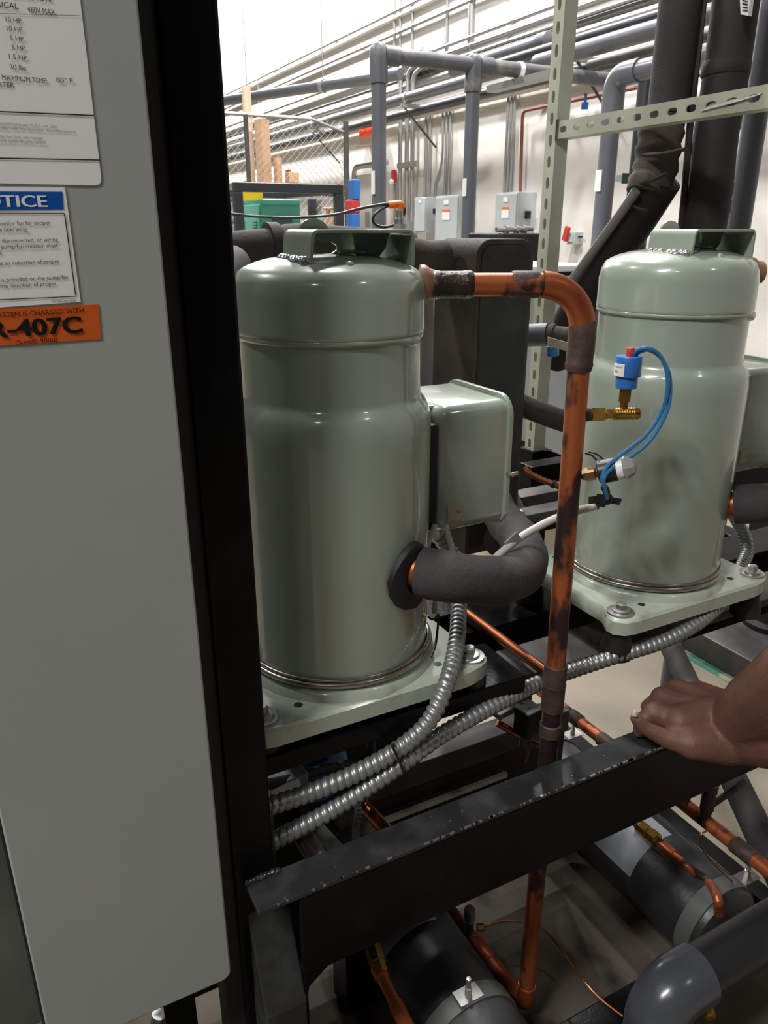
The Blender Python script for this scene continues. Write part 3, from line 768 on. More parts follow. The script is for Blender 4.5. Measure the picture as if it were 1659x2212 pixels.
# wires hanging between terminal box and base
o = MB().tube(catmull([onD(940, 1133, .99), onD(925, 1175, .985), onD(927, 1215, .99), onD(940, 1280, .98), onD(938, 1325, .97)]), .004, 8).tube(catmull([onD(962, 1133, 1.0), onD(975, 1180, 1.0), onD(978, 1210, 1.0)]), .004, 8).build('heater_lead', M['cable_white'])
tag(o, 'pale heater leads hanging behind the suction bend by the near compressor', 'wire')
o = MB().tube(catmull([onD(924, 1332, .95), onD(935, 1338, .95), onD(947, 1328, .96), onD(945, 1360, .95), onD(940, 1395, .93), onD(930, 1420, .92)]), .0017, 8).build('heater_wire', M['cable_black'])
tag(o, 'thin black wire curling to the heater band of the near compressor', 'wire')

# ---------------------------------------------------------------- plate heat exchanger in foam jacket
hx = thing('plate_heat_exchanger', (.925, 1.32, Z(.665)), 'tall black foam-jacketed plate heat exchanger standing behind the riser', 'heat exchanger')
hc = onY(1030, 560, 1.25).x; hr = onY(1149, 620, 1.25).x; ht = onY(1090, 516, 1.25).z
hb = Z(.66); rr = .032
def rounded(u0, u1, z0, z1, r):
    return [(u0, z0), (u1, z0)] + [(u1 - r + r * math.cos(R(q)), z1 - r + r * math.sin(R(q))) for q in range(0, 91, 15)] + [(u0 + r + r * math.cos(R(q)), z1 - r + r * math.sin(R(q))) for q in range(90, 181, 15)]
MB().prism(rounded(hc, hr, hb, ht, rr), (0, 1.25, 0), UX, UZ, UY, .15).build('jacket', M['foam_dusty'], hx, 30, .002)
MB().prism(rounded(hc + .010, hr - .009, hb + .02, ht - .010, rr * .8), (0, 1.2475, 0), UX, UZ, UY, .004).build('front_pad', M['foam'], hx, 30, .001)
# pipe stubs joining it
MB().tube(catmull([onY(958, 560, 1.33), onY(925, 562, 1.33), onY(895, 556, 1.34), onY(850, 545, 1.36)]), .036, 24).build('header_stub', M['foam_dusty'], hx)
MB().tube([onY(1105, 866, 1.31), onY(1148, 884, 1.29), onY(1190, 900, 1.27), onY(1225, 912, 1.26)], .024, 20).build('outlet_stub', M['foam_dusty'], hx)
MB().tube(catmull([onY(1080, 1170, 1.15), onY(1105, 1130, 1.25), onY(1090, 1080, 1.30)]), .034, 20).build('inlet_bend', M['foam_dusty'], hx)
# overhead foam header behind near compressor
hd = thing('insulated_header', onY(700, 540, 1.34), 'dusty black foam pipe running behind the top of the near compressor', 'pipe')
MB().tube(corner_path([onY(430, 552, 1.32), onY(575, 538, 1.34), onY(600, 536, 1.36)], .03), .034, 24).build('run', M['foam_dusty'], hd)
MB().tube(catmull([onY(590, 537, 1.34), onY(640, 530, 1.36), onY(700, 532, 1.38), onY(790, 536, 1.38), onY(890, 545, 1.36)]), [.036] * 9 + [.038] * 12 + [.036] * 12 if False else .037, 24).build('run', M['foam_dusty'], hd)
MB().lathe([(.036, -.012), (.046, -.010), (.046, .010), (.036, .012)], onY(588, 540, 1.35), UX, 24).build('band', M['foam'], hd)
MB().tube([onY(500, 575, 1.15), onY(460, 590, 1.05)], .03, 20).build('branch', M['foam'], hd)
# grey sheet blade beside it
o = MB().prism([(0, 0), (.028, 0), (.045, Z(.665) - onY(912, 640, 1.415).z), (.0, Z(.665) - onY(912, 640, 1.415).z)], onY(912, 640, 1.415), UX, UZ, UY, .01).build('metal_blade', mk('grey_blade', (.40, .40, .40), .5), smooth=0)
tag(o, 'pale grey metal upright between the near compressor and the foam-jacketed exchanger', 'upright')

# ---------------------------------------------------------------- painted strut frame
sf = thing('strut_frame', (1.43, 1.75, 0), 'pale green slotted strut upright with a side beam', 'frame')
SU, SV, SW = 1.409, 1.724, .0413
zs0 = Z(.62); zs1 = 3.0
up = MB().slotted((SU, SV, zs0), UZ, UY, UX, zs1 - zs0, SW, .0508, (.0285, .0135), .0025, .02)
up.box((SU + .0025, SV, zs0), (SU + SW, SV + .0025, zs1)).box((SU + .0025, SV + SW - .0025, zs0), (SU + SW, SV + SW, zs1))
up.box((SU + SW - .0025, SV + .0025, zs0), (SU + SW, SV + .010, zs1)).box((SU + SW - .0025, SV + SW - .010, zs0), (SU + SW, SV + SW - .0025, zs1))
up.build('upright', M['strut'], sf, 0)
zbm = onX(1225, 297, SU).z; zbt = onX(1225, 258, SU).z
bmL = SV - .75
bw = .0413
b_ = MB().slotted((SU, SV - .002, zbm), -UY, UZ, UX, .8, bw, .0508, (.026, .0145), .0025, .025)
b_.box((SU + .0025, SV - .802, zbm), (SU + SW, SV - .002, zbm + .0025)).box((SU + .0025, SV - .802, zbm + bw - .0025), (SU + SW, SV - .002, zbm + bw))
b_.build('beam', M['strut'], sf, 0)
MB().box((SU - .003, SV - .01, zbm - .004), (SU + .0, SV - .001, zbm + bw + .004)).build('splice', M['steel'], sf, 0)
MB().box((SU + .045, SV - .2, Z(.70)), (SU + .05, SV + .2, Z(.62))).build('foot_plate', M['black'], sf, 0)
MB().box((SU - .01, SV - .01, 0), (SU + .06, SV + .06, Z(.62))).build('foot_post', M['black'], sf, 0)
# clear tape strip over the beam
t0 = onX(1513, 240, SU); 
o = MB().add([onX(1512, 241, SU - .002), onX(1560, 196, SU - .002) + UX * .02, onX(1664, 178, SU - .002) + UX * .02, onX(1640, 205, SU - .003), onX(1585, 222, SU - .003)], [(0, 1, 2, 3, 4)]).add([onX(1512, 241, SU - .003), onX(1585, 222, SU - .0045), onX(1640, 205, SU - .0045), onX(1664, 178, SU - .003) + UX * .018, onX(1560, 196, SU - .003) + UX * .018], [(0, 1, 2, 3, 4)]).build('plastic_strip', M['tape'], smooth=0)
tag(o, 'crumpled clear plastic strip lying over the slotted side beam', 'tape')
# manufacturers tag and small pipe under the upright
bt = thing('tagged_valve', onD(1190, 735, 1.75), 'grey capped pipe with a yellowed tag behind the copper elbow', 'valve')
MB().tube([onD(1130, 725, 1.75), onD(1185, 722, 1.72)], .025, 20).build('pipe', M['pvc'], bt)
MB().lathe([(.0215, 0), (.0235, .005), (.0235, .014), (.020, .016), (.020, .04), (.0215, .045), (.0195, .06)], onD(1184, 722, 1.72), onD(1240, 728, 1.69) - onD(1184, 722, 1.72), 20).build('fitting', M['foam_dusty'], bt)
tp = [onD(1184, 728, 1.60), onD(1232, 742, 1.57), onD(1230, 760, 1.57), onD(1184, 748, 1.60)]
MB().add(tp + [p + Vector((.003, .005, 0)) for p in tp], [(0, 1, 2, 3), (7, 6, 5, 4), (0, 4, 5, 1), (1, 5, 6, 2), (2, 6, 7, 3), (3, 7, 4, 0)]).build('tag', mk('aged_tag', (.55, .47, .33), .6, 0, (.2, .2, .17), 60, .55, .7), bt, 0)
MB().cyl(onD(1194, 748, 1.62), onD(1194, 768, 1.62), .013, 16).build('blue_knob', M['blue_plastic'], bt)
# back frame rails and bracket between the compressors
br_ = thing('bracket_rail', onY(1180, 1100, 1.2), 'dusty steel bracket rails between the compressors', 'bracket')
a0 = onY(1120, 1118, 1.18); 
MB().box((a0.x, 1.18, a0.z - .02), (a0.x + .5, 1.225, a0.z + .0)).build('rail', M['dark_steel'], br_, 0, .002)
MB().lathe([(.009, 0), (.009, .006), (0, .008)], Vector((a0.x + .02, 1.20, a0.z)), UZ, 12).build('bolt', M['zinc'], br_)
a1 = onY(1128, 1075, 1.28)
MB().box((a1.x, 1.28, a1.z - .04), (a1.x + .5, 1.33, a1.z)).build('rail', M['dark_steel'], br_, 0, .002)
a2 = onY(1150, 1010, 1.45)
MB().box((a2.x, 1.45, a2.z - .05), (a2.x + .5, 1.5, a2.z)).build('rail', M['black'], br_, 0, .002)
o = MB().tube(catmull([onY(1132, 1010, 1.22), onY(1142, 1022, 1.21), onY(1170, 1036, 1.19), onY(1200, 1048, 1.17), onY(1230, 1062, 1.15)]), .0062, 12).build('copper_tube', M['copper_clean'])
tag(o, 'thin copper tube with a black clip between exchanger and riser', 'tube')
o = MB().lathe([(.009, -.004), (.009, .004)], onY(1196, 1046, 1.173), onY(1230, 1062, 1.15) - onY(1200, 1048, 1.17), 14).build('tube_clip', M['rubber'])
tag(o, 'black clip on the thin copper tube behind the riser', 'clip')
# ---------------------------------------------------------------- tall insulated pipes behind the right compressor
def ins_pipe(name, label, path, r, mat='foam', seam=True, n=26, rough=.0):
    pts = resample(catmull(path, 10), .02)
    rr = [r * (1 + rough * math.sin(i * 1.7) + rough * .7 * math.sin(i * 3.1 + 1)) for i in range(len(pts))]
    root = thing(name, pts[-1], label, 'pipe', 'tall insulated pipes')
    MB().tube(pts, rr, n).build('insulation', M[mat], root, 60)
    return root, pts
A = [onX(1478, -120, 1.56), onX(1470, 0, 1.56), onX(1447, 200, 1.56), onX(1440, 260, 1.55)]
pa, ptA = ins_pipe('insulated_pipe', 'thick black foam pipe that bends down to the left behind the right compressor', A, .048)
el = [onX(1437, 240, 1.555), onX(1424, 310, 1.54), onX(1414, 370, 1.53), onX(1396, 420, 1.51)]
MB().tube(resample(catmull(el, 8), .012), [.0525 + .003 * math.sin(i * 1.9) for i in range(len(resample(catmull(el, 8), .012)))], 24).build('taped_elbow', M['foam_dusty'], pa, 60)
low = [onX(1430, 385, 1.535), onX(1366, 487, 1.53), onX(1280, 612, 1.53), onX(1228, 700, 1.53), onX(1190, 780, 1.53)]
MB().tube(resample(catmull(low, 8), .02), .050, 24).build('insulation', M['rubber'], pa, 60)
# torn seams in the elbow
for k, (x0, y0, x1, y1) in enumerate(((1392, 335, 1480, 322), (1372, 400, 1440, 375), (1362, 440, 1400, 455))):
    MB().tube(catmull([onX(x0, y0, 1.475), onX((x0 + x1) / 2, (y0 + y1) / 2 + 3, 1.468), onX(x1, y1, 1.475)]), .0045, 8).build('tape_seam', M['rubber'], pa)
B = [onX(1602, -120, 1.66), onX(1590, 0, 1.66), onX(1562, 200, 1.66), onX(1545, 300, 1.655), onX(1535, 400, 1.65), onX(1520, 500, 1.64), onX(1500, 600, 1.62), onX(1490, 700, 1.60)]
pb, ptB = ins_pipe('insulated_pipe', 'thick black foam pipe dropping straight behind the right compressor handle', B, .052)
for y0, x0 in ((150, 1568), (318, 1541), (410, 1533), (448, 1528)):
    q = onX(x0, y0, 1.66)
    MB().lathe([(.0525, -.016), (.0545, -.014), (.0545, .014), (.0525, .016)], q, Vector((.02, .03, 1)), 26).build('tape_band', M['foam'], pb, 50)
MB().tube([onX(1520, 0, 1.60), onX(1498, 200, 1.60), onX(1488, 300, 1.60), onX(1478, 420, 1.6), onX(1470, 500, 1.6)], .008, 8).build('seam', M['foam_dusty'], pb)
sp = [onX(1597, -20, 1.6035), onX(1622, -20, 1.604), onX(1616, 34, 1.604), onX(1600, 31, 1.6035)]
MB().add(sp + [p + UX * .012 for p in sp], [(0, 1, 2, 3), (0, 4, 5, 1), (1, 5, 6, 2), (2, 6, 7, 3), (3, 7, 4, 0)]).build('sticker', M['white'], pb, 0, label='white printed sticker with black marks')
m = MB()
for k in range(6):
    y = -12 + k * 7; a_ = onX(1603, y, 1.6015); b2 = onX(1615, y + 2, 1.6015); m.add([a_, b2, b2 + UZ * .0022, a_ + UZ * .0022], [(0, 1, 2, 3)])
m.build('print', M['ink'], pb, 0)
# grey hose along the slanted pipe
o = MB().tube(catmull([onX(1374, 412, 1.465), onX(1341, 460, 1.465), onX(1283, 540, 1.465), onX(1218, 628, 1.465)]), .0115, 14).build('grey_hose', mk('grey_hose', (.27, .27, .28), .5))
tag(o, 'light grey hose lying along the slanted black foam pipe', 'hose')

# ---------------------------------------------------------------- lower level
def tank(u, v0, v1, rad, drop, label, straps, lab, ear=.62, eh=.82):
    root = thing('black_receiver', (u, (v0 + v1) / 2, Z(drop) - rad), label, 'tank', 'horizontal black tanks')
    L = v1 - v0
    MB().lathe([(0, 0), (rad * .6, .004), (rad * .93, .018), (rad, .035), (rad, L - .035), (rad * .93, L - .018), (rad * .6, L - .004), (0, L)], (u, v0, Z(drop)), UY, 40).build('shell', M['tank'], root, 40)
    for s in straps:
        MB().lathe([(rad + .001, -.016), (rad + .0035, -.016), (rad + .0035, .016), (rad + .001, .016)], (u, s, Z(drop)), UY, 40).build('strap', mk('strap_grey', (.17, .18, .17), .4, .5), root, 40)
        MB().box((u + rad * ear, s - .014, Z(drop) + rad * eh), (u + rad * (ear + .5), s + .014, Z(drop) + rad * (eh + .04))).build('strap_ear', M['zinc'], root, 0)
        MB().lathe([(.006, 0), (.006, .014), (.0042, .015), (.0042, .034), (0, .0345)], (u + rad * (ear + .25), s, Z(drop) + rad * (eh + .04)), UZ, 6).build('bolt', M['zinc'], root, 20)
    # saddle feet
    for s in straps: MB().box((u - rad * .6, s - .02, Z(1.375)), (u + rad * .6, s + .02, Z(drop) - rad * .75)).build('saddle', M['black'], root, 0)
    # data plate wrapped over the shell
    a0, a1, y0, y1 = lab; k = 8
    vs = []
    for i in range(k + 1):
        a = R(a0 + (a1 - a0) * i / k)
        for y in (y0, y1): vs.append((u + (rad + .0008) * math.cos(a), y, Z(drop) + (rad + .0008) * math.sin(a)))
    MB().add(vs, [(2 * i, 2 * i + 1, 2 * i + 3, 2 * i + 2) for i in range(k)]).build('data_plate', mk('plate_grey', (.24, .26, .29), .45), root, 40, label='pale grey data plate')
    return root
tank(1.092, .645, 1.27, .088, 1.268, 'black horizontal tank with a grey strap at the lower right of the rack', (.69, 1.20), (75, 165, .83, .94))
tank(.545, .60, 1.2, .088, 1.270, 'black horizontal tank under the left end of the front bar', (.73, 1.12), (70, 150, .885, .99), -.3, 1.03)

# copper liquid lines along the tray
def copper_run(label, path, r, bendr=.03, mat='copper', sleeves=(), group='copper liquid lines'):
    root = thing('copper_line', Vector(path[0]), label, 'pipe', group)
    MB().tube(corner_path(path, bendr), r, 16).build('tube', M[mat], root)
    for p, q, rr, ln, mt in sleeves:
        p, q = Vector(p), Vector(q); d = (q - p).normalized()
        MB().lathe([(r, 0), (rr, .003), (rr, ln), (r, ln + .003)], p, d, 16).build('sleeve', M[mt], root, 40)
    return root
uL = 1.022; zL = Z(1.0)
lr = copper_run('copper line passing below the hand beside the floor edge', [(uL, 1.32, zL), (uL, 1.10, zL), (uL, .40, zL)], .0125, sleeves=[((uL, .97, zL), (uL, .5, zL), .0150, .05, 'copper_tee'), ((uL, .64, zL), (uL, .5, zL), .0150, .04, 'copper_tee'), ((uL, 1.06, zL), (uL, .9, zL), .0150, .03, 'copper_tee')])
# thermostatic valve on that line
vp = onY(1530, 1722, .70)
tv = thing('service_valve', vp, 'grey-capped service valve on the copper line right of the hand', 'valve', 'service valves')
vb = Vector((uL, .70, zL))
MB().lathe([(.008, -.0), (.010, .02), (.012, .024), (.012, .06), (.014, .062), (.014, .078), (.012, .08)], vb, Vector((.05, .05, 1)), 14).build('stem', M['tank'], tv)
MB().lathe([(.0135, .076), (.0145, .078), (.0145, .092), (0, .094)], vb, Vector((.05, .05, 1)), 14).build('cap', M['zinc'], tv)
MB().tube(corner_path([vb + Vector((.01, .0, .03)), vb + Vector((.05, -.01, .055)), vb + Vector((.09, .0, .05))], .02), .006, 12).build('side_tube', M['copper_tee'], tv)
MB().lathe([(.006, 0), (.009, .002), (.009, .02), (.006, .022)], vb + Vector((-.02, .03, .04)), Vector((-.1, .2, -1)), 6).build('flare_nut', M['brass'], tv, 20)
o = MB().tube(catmull([vb + Vector((-.005, -.012, -.01)), onY(1512, 1808, .69), onY(1522, 1842, .69), onY(1560, 1884, .69), onY(1612, 1930, .69)]), .0016, 6).build('capillary', M['copper_clean'])
tag(o, 'hair-thin copper capillary hanging from the grey-capped valve', 'tube', 'capillaries')
# line over the right tank with brass fitting
q0, q1, q2, q3 = onZ(1370, 1775, 1.165), onZ(1418, 1815, 1.165), onZ(1480, 1868, 1.165), onZ(1530, 1905, 1.18)
tl = thing('tank_outlet_line', q0, 'copper outlet line with a brass fitting lying on the lower right tank', 'pipe')
MB().tube(catmull([q0, q1, q2, q3, onY(1549, 1938, .632), onY(1553, 1972, .630)]), .0085, 14).build('tube', M['copper'], tl)
MB().lathe([(.010, 0), (.014, .003), (.014, .025), (.011, .027), (.015, .03), (.015, .05), (.010, .053)], onZ(1378, 1782, 1.16), q1 - q0, 8).build('brass_fitting', M['brass'], tl, 25)
MB().lathe([(.009, 0), (.011, .002), (.011, .03), (.009, .032)], q1.lerp(q2, .2), q2 - q1, 14).build('sleeve', M['copper_bend'], tl)
# line at the left tank
w0, w1, w2 = onZ(800, 2030, 1.165), onZ(830, 2120, 1.165), onZ(900, 2260, 1.165)
tl2 = thing('tank_outlet_line', w0, 'copper outlet line with a brass fitting over the lower left tank', 'pipe')
MB().tube([w0, w1, w2], .010, 14).build('tube', M['copper'], tl2)
MB().lathe([(.010, -.03), (.013, -.028), (.013, -.01), (.016, -.008), (.016, .02), (.013, .022), (.013, .04), (.010, .043)], w0.lerp(w1, .35), w1 - w0, 8).build('brass_fitting', M['brass'], tl2, 25)
MB().lathe([(.010, 0), (.0125, .002), (.0125, .022), (.010, .024)], w1.lerp(w2, -.25), w2 - w1, 14).build('sleeve', M['copper_bend'], tl2)
MB().lathe([(.010, 0), (.0125, .002), (.0125, .05), (.010, .052)], w1.lerp(w2, .35), w2 - w1, 14).build('sleeve', M['copper_bend'], tl2)
# silver-capped valve on the return run and its capillary
vb2 = onZ(1013, 1995, 1.29)
tv2 = thing('service_valve', vb2 - UZ * .03, 'silver-capped service valve on the tray left of the riser foot', 'valve', 'service valves')
MB().lathe([(.008, -.03), (.010, .0), (.0095, .004), (.0095, .02)], vb2, UZ, 14).build('stem', M['tank'], tv2)
MB().lathe([(.0115, .008), (.0115, .036), (.010, .039), (0, .040)], vb2, UZ, 14).build('cap', M['zinc'], tv2)
MB().lathe([(.006, 0), (.0075, .002), (.0075, .014), (.005, .016)], vb2 + Vector((.01, -.012, -.004)), Vector((.9, -.4, 0)), 6).build('flare_nut', M['brass'], tv2, 20)
o = MB().tube(catmull([vb2 + Vector((.02, -.016, -.003)), onZ(1085, 1990, 1.29), onZ(1145, 1994, 1.29), onZ(1185, 2018, 1.29), onZ(1225, 2070, 1.29), onZ(1262, 2120, 1.29), onZ(1300, 2160, 1.30), onZ(1345, 2195, 1.31)]), .0019, 6).build('capillary', M['copper_clean'])
tag(o, 'thin bright copper capillary curving over the tray past the riser', 'tube', 'capillaries')
# solenoid valve beside the riser
sv = thing('solenoid_valve', onD(1140, 1600, 1.12), 'black solenoid valve coil with a pale marked top beside the riser', 'valve')
Ms = Matrix.Rotation(R(8), 3, 'Z')
sc_ = onD(1140, 1555, 1.12)
MB().cbox(sc_, (.036, .034, .048), Ms).build('coil', M['black_matt'], sv, 0, .002)
MB().cbox(sc_ + UZ * .0255, (.035, .033, .003), Ms).build('top_plate', mk('coil_top', (.7, .73, .73), .5, 0, (.03, .05, .22), 55, .55, .6), sv, 0)
MB().cbox(sc_ + Vector((.020, -.004, -.002)), (.002, .026, .034), Ms).build('side_plate', M['grey_plastic'], sv, 0)
MB().lathe([(.008, -.024), (.012, -.03), (.012, -.055), (.007, -.058), (.007, -.075), (.005, -.078), (.004, -.09), (0, -.091)], sc_, UZ, 12).build('valve_body', M['copper_tee'], sv)
MB().cbox(sc_ + Vector((-.03, .03, .014)), (.05, .03, .012), Matrix.Rotation(R(10), 3, 'Z')).build('terminal_lid', M['panel'], sv, 0, .002)
dv = onD(1075, 1545, 1.13) - sc_
MB().tube([sc_ + Vector((0, 0, -.035)) + dv * 1.0 + UZ * .02, sc_ + Vector((0, 0, -.04))], .0068, 12).build('inlet_tube', M['copper_clean'], sv)
MB().tube([sc_ + Vector((0, 0, -.045)), onD(1180, 1615, 1.10)], .0055, 12).build('outlet_tube', M['brass'], sv)
# blue motor in the shadow under the near compressor
bm_ = thing('blue_motor', onY(700, 1640, .93), 'dark blue louvred motor cover in the shade under the near compressor', 'motor')
c_ = onY(700, 1640, .93)
MB().lathe([(0, .0), (.03, .006), (.05, .018), (.058, .04), (.058, .12)], c_ + Vector((0, 0, -.01)), Vector((-.1, 1, -.7)), 24).build('cover', M['blue_plastic'], bm_)
m = MB()
for k in range(3): m.cbox(c_ + Vector((-.01 + .012 * (k % 2), -.002, .022 - k * .012)), (.03, .006, .0035), Matrix.Rotation(R(-12), 3, 'Y'))
m.build('louvre', M['black_matt'], bm_, 0)
jb = onY(610, 1685, .86)
o = MB().cbox(jb, (.06, .05, .035), Matrix.Rotation(R(5), 3, 'Z')).build('junction_box', M['box_grey'], smooth=0, bevel=.003)
tag(o, 'grey junction box behind the ribbed conduits at the post', 'box')
o = MB().cbox(onY(618, 1703, .80), (.04, .002, .016), Matrix.Rotation(R(-12), 3, 'Y')).build('paper_label', M['white'], smooth=0)
tag(o, 'small white label behind the ribbed conduits beside the post', 'label')
jbr = thing('junction_stand', (jb.x, jb.y, Z(1.375)), 'dark bracket standing on the tray under the grey junction box', 'bracket')
MB().box((jb.x - .02, jb.y - .01, Z(1.375)), (jb.x + .02, jb.y + .01, jb.z - .016)).build('upright', M['black'], jbr, 0)
MB().box((jb.x - .04, jb.y - .03, Z(1.375)), (jb.x + .04, jb.y + .03, Z(1.365))).build('foot', M['black'], jbr, 0)
# short copper stub and grey pipes seen above the bar at the left
copper_run('short bright copper stub rising behind the left part of the front bar', [onY(782, 1738, .86), onY(840, 1800, .78), onY(900, 1870, .74)], .0105, .01, 'copper_clean')
copper_run('thin brown copper stub at the left end of the front bar', [onY(636, 1800, .80), onY(668, 1850, .76), onY(700, 1900, .73)], .0065, .01, 'copper_tee')
for (x0, y0, x1, y1, nm) in ((660, 1800, 690, 1850, 'left'), (690, 1795, 750, 1860, 'right')):
    o = MB().tube([onY(x0, y0, .84), onY(x1, y1, .78), onY(x1 + (x1 - x0) * .5, y1 + (y1 - y0) * .5, .75)], .011, 14).build('grey_hose', M['grey_plastic'])
    tag(o, 'grey hose behind the left end of the front bar, %s of two' % nm, 'hose', 'grey hoses')
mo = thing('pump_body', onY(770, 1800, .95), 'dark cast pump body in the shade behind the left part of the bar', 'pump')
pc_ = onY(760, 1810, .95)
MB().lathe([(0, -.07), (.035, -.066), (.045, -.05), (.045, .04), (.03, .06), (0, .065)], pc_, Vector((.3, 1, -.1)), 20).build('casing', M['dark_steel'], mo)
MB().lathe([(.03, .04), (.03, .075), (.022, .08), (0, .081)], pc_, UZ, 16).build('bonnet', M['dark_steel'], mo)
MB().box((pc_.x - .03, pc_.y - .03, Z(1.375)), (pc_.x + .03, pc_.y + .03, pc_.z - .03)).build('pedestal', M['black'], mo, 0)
# pale strip lying in the shade beyond the bar
o = MB().cbox(onY(940, 1731, 1.01), (.34, .008, .010)).build('pale_strip', mk('pale_strip', (.5, .47, .40), .6), smooth=0)
tag(o, 'thin pale strip in the shade behind the middle of the front bar', 'strip')

# ---------------------------------------------------------------- foreground grey pipe elbow
ec = onD(1430, 2122, .83)
pe = thing('pvc_elbow_pipe', (ec.x, ec.y, 0), 'glossy grey plastic elbow pipe at the bottom right corner in front of the tray', 'pipe')
zc = ec.z - .03
uv = (ec.x, ec.y)
arc_ = []
rb = .050
for k in range(15):
    a = R(90 * k / 14); arc_.append(Vector((uv[0] + rb * (1 - math.cos(a)), uv[1], zc - rb + rb * math.sin(a))))
arc_ = [arc_[0] - UZ * .05] + arc_ + [arc_[-1] + UX * .03]
MB().tube(arc_, .0455, 36).build('elbow', M['pvc_front'], pe, 60)
MB().tube([arc_[-1] - UX * .02, arc_[-1] + UX * .9], .0405, 32).build('horizontal_pipe', M['pvc_black'], pe)
MB().tube([arc_[0] + UZ * .02, Vector((arc_[0].x, arc_[0].y, Z(1.375)))], .0405, 32).build('drop_pipe', M['pvc_front'], pe)
dc = onD(1515, 2150, .83)
MB().lathe([(.006, 0), (.011, .003), (.011, .02), (.008, .022), (.008, .034), (.010, .036), (.010, .046), (0, .047)], dc, Vector((.4, -.2, -1)), 8).build('drain_cock', M['brass'], pe, 25)
# slanted insulated pipe right of the hand
o = MB().tube([onZ(1436, 1370, 1.08), onZ(1545, 1600, 1.11), onZ(1640, 1800, 1.12), onZ(1720, 1960, 1.13)], .029, 20).build('slanted_pipe', M['foam'])
tag(o, 'black foam pipe slanting down to the right behind the hand', 'pipe')
# equipment base on the floor at the right
eb = thing('equipment_base', onZ(1640, 1390, 1.5), 'dark steel base of another machine at the right picture edge', 'machine base')
e0 = onZ(1470, 1398, 1.55); 
MB().box((e0.x, e0.y - .75, 0), (e0.x + .9, e0.y + .15, .10)).build('plinth', M['dark_steel'], eb, 0, .004)
MB().lathe([(.10, 0), (.10, .02), (.07, .03), (.06, .10), (0, .10)], Vector((e0.x + .30, e0.y - .15, .10)), UZ, 24).build('mount', M['black_matt'], eb)
MB().box((e0.x + .45, e0.y - .35, .20), (e0.x + .85, e0.y + .12, .9)).build('housing', M['black_matt'], eb, 0, .01)
o = MB().box((e0.x - .045, e0.y - .9, 0), (e0.x + .0, e0.y + .5, .0015)).build('floor_line', M['green_tape'], smooth=0)
tag(o, 'worn dark green painted line on the floor along the machine base', 'floor marking')

# ---------------------------------------------------------------- person: hand on the bar and forearm
hb_ = onZ(1480, 1600, .75)
H = lambda x, y, D: onD(x, y, D)
m = MB()
def caps(a, b, ra, rb, n=8):
    a, b = Vector(a), Vector(b)
    pts = [a.lerp(b, i / n) for i in range(n + 1)]
    m.tube(pts, [ra + (rb - ra) * i / n for i in range(n + 1)], 16); m.sphere(a, ra, 8); m.sphere(b, rb, 8)
# forearm entering from the right, towards the viewer
caps(H(1592, 1568, .985), H(1650, 1528, .935), .046, .056); caps(H(1650, 1528, .935), H(1800, 1440, .84), .056, .070)
caps(H(1590, 1596, .975), H(1700, 1590, .91), .038, .050)
# back of the hand: metacarpals from wrist to knuckles, filled between
kn = [H(1508, 1494, 1.085), H(1462, 1490, 1.065), H(1430, 1508, 1.035), H(1412, 1540, 1.005)]
ws = [H(1575, 1532, 1.03), H(1580, 1550, 1.01), H(1578, 1572, .99), H(1565, 1600, .972)]
for i in range(7):
    f = i / 2; j = min(int(f), 2); t = f - j
    caps(ws[j].lerp(ws[j + 1], t), kn[j].lerp(kn[j + 1], t) - (UZ * .003 if i % 2 else UZ * 0), .0285, .0190 if i % 2 == 0 else .0175)
caps(H(1535, 1552, 1.0), H(1470, 1560, .985), .034, .027)
# fingers fold over the far edge of the bar
for i, k in enumerate(kn):
    p1 = k + Vector((-.012, .016, -.022)); p2 = k + Vector((-.002, .014, -.050)); p3 = k + Vector((.010, .006, -.064))
    if i == 3: p1 = k + Vector((-.022, .004, -.012)); p2 = k + Vector((-.022, .004, -.030)); p3 = k + Vector((-.008, .004, -.036))
    caps(k, p1, .0150, .0115); caps(p1, p2, .0112, .0098); caps(p2, p3, .0098, .0088)
# thumb and its ball along the near edge of the bar
caps(H(1570, 1605, .965), H(1492, 1606, .955), .034, .024); caps(H(1492, 1606, .955), H(1440, 1596, .960), .0215, .0150); caps(H(1440, 1596, .960), H(1392, 1572, .970), .0145, .0110)
caps(H(1392, 1572, .970), H(1374, 1552, .975), .0108, .0098)
arm = m.build('person', M['skin'], smooth=60)
rm = arm.modifiers.new('remesh', 'REMESH'); rm.mode = 'VOXEL'; rm.voxel_size = .0030; rm.use_smooth_shade = True
sm = arm.modifiers.new('smooth', 'SMOOTH'); sm.factor = .6; sm.iterations = 9
tag(arm, 'bare hand and forearm of a person resting on the black front bar', 'person')
MB().lathe([(0, -.006), (.0045, -.004), (.0055, 0), (.0045, .004), (0, .006)], H(1371, 1541, .970), Vector((.35, .2, 1)), 10).build('fingernail', M['nail'], arm)
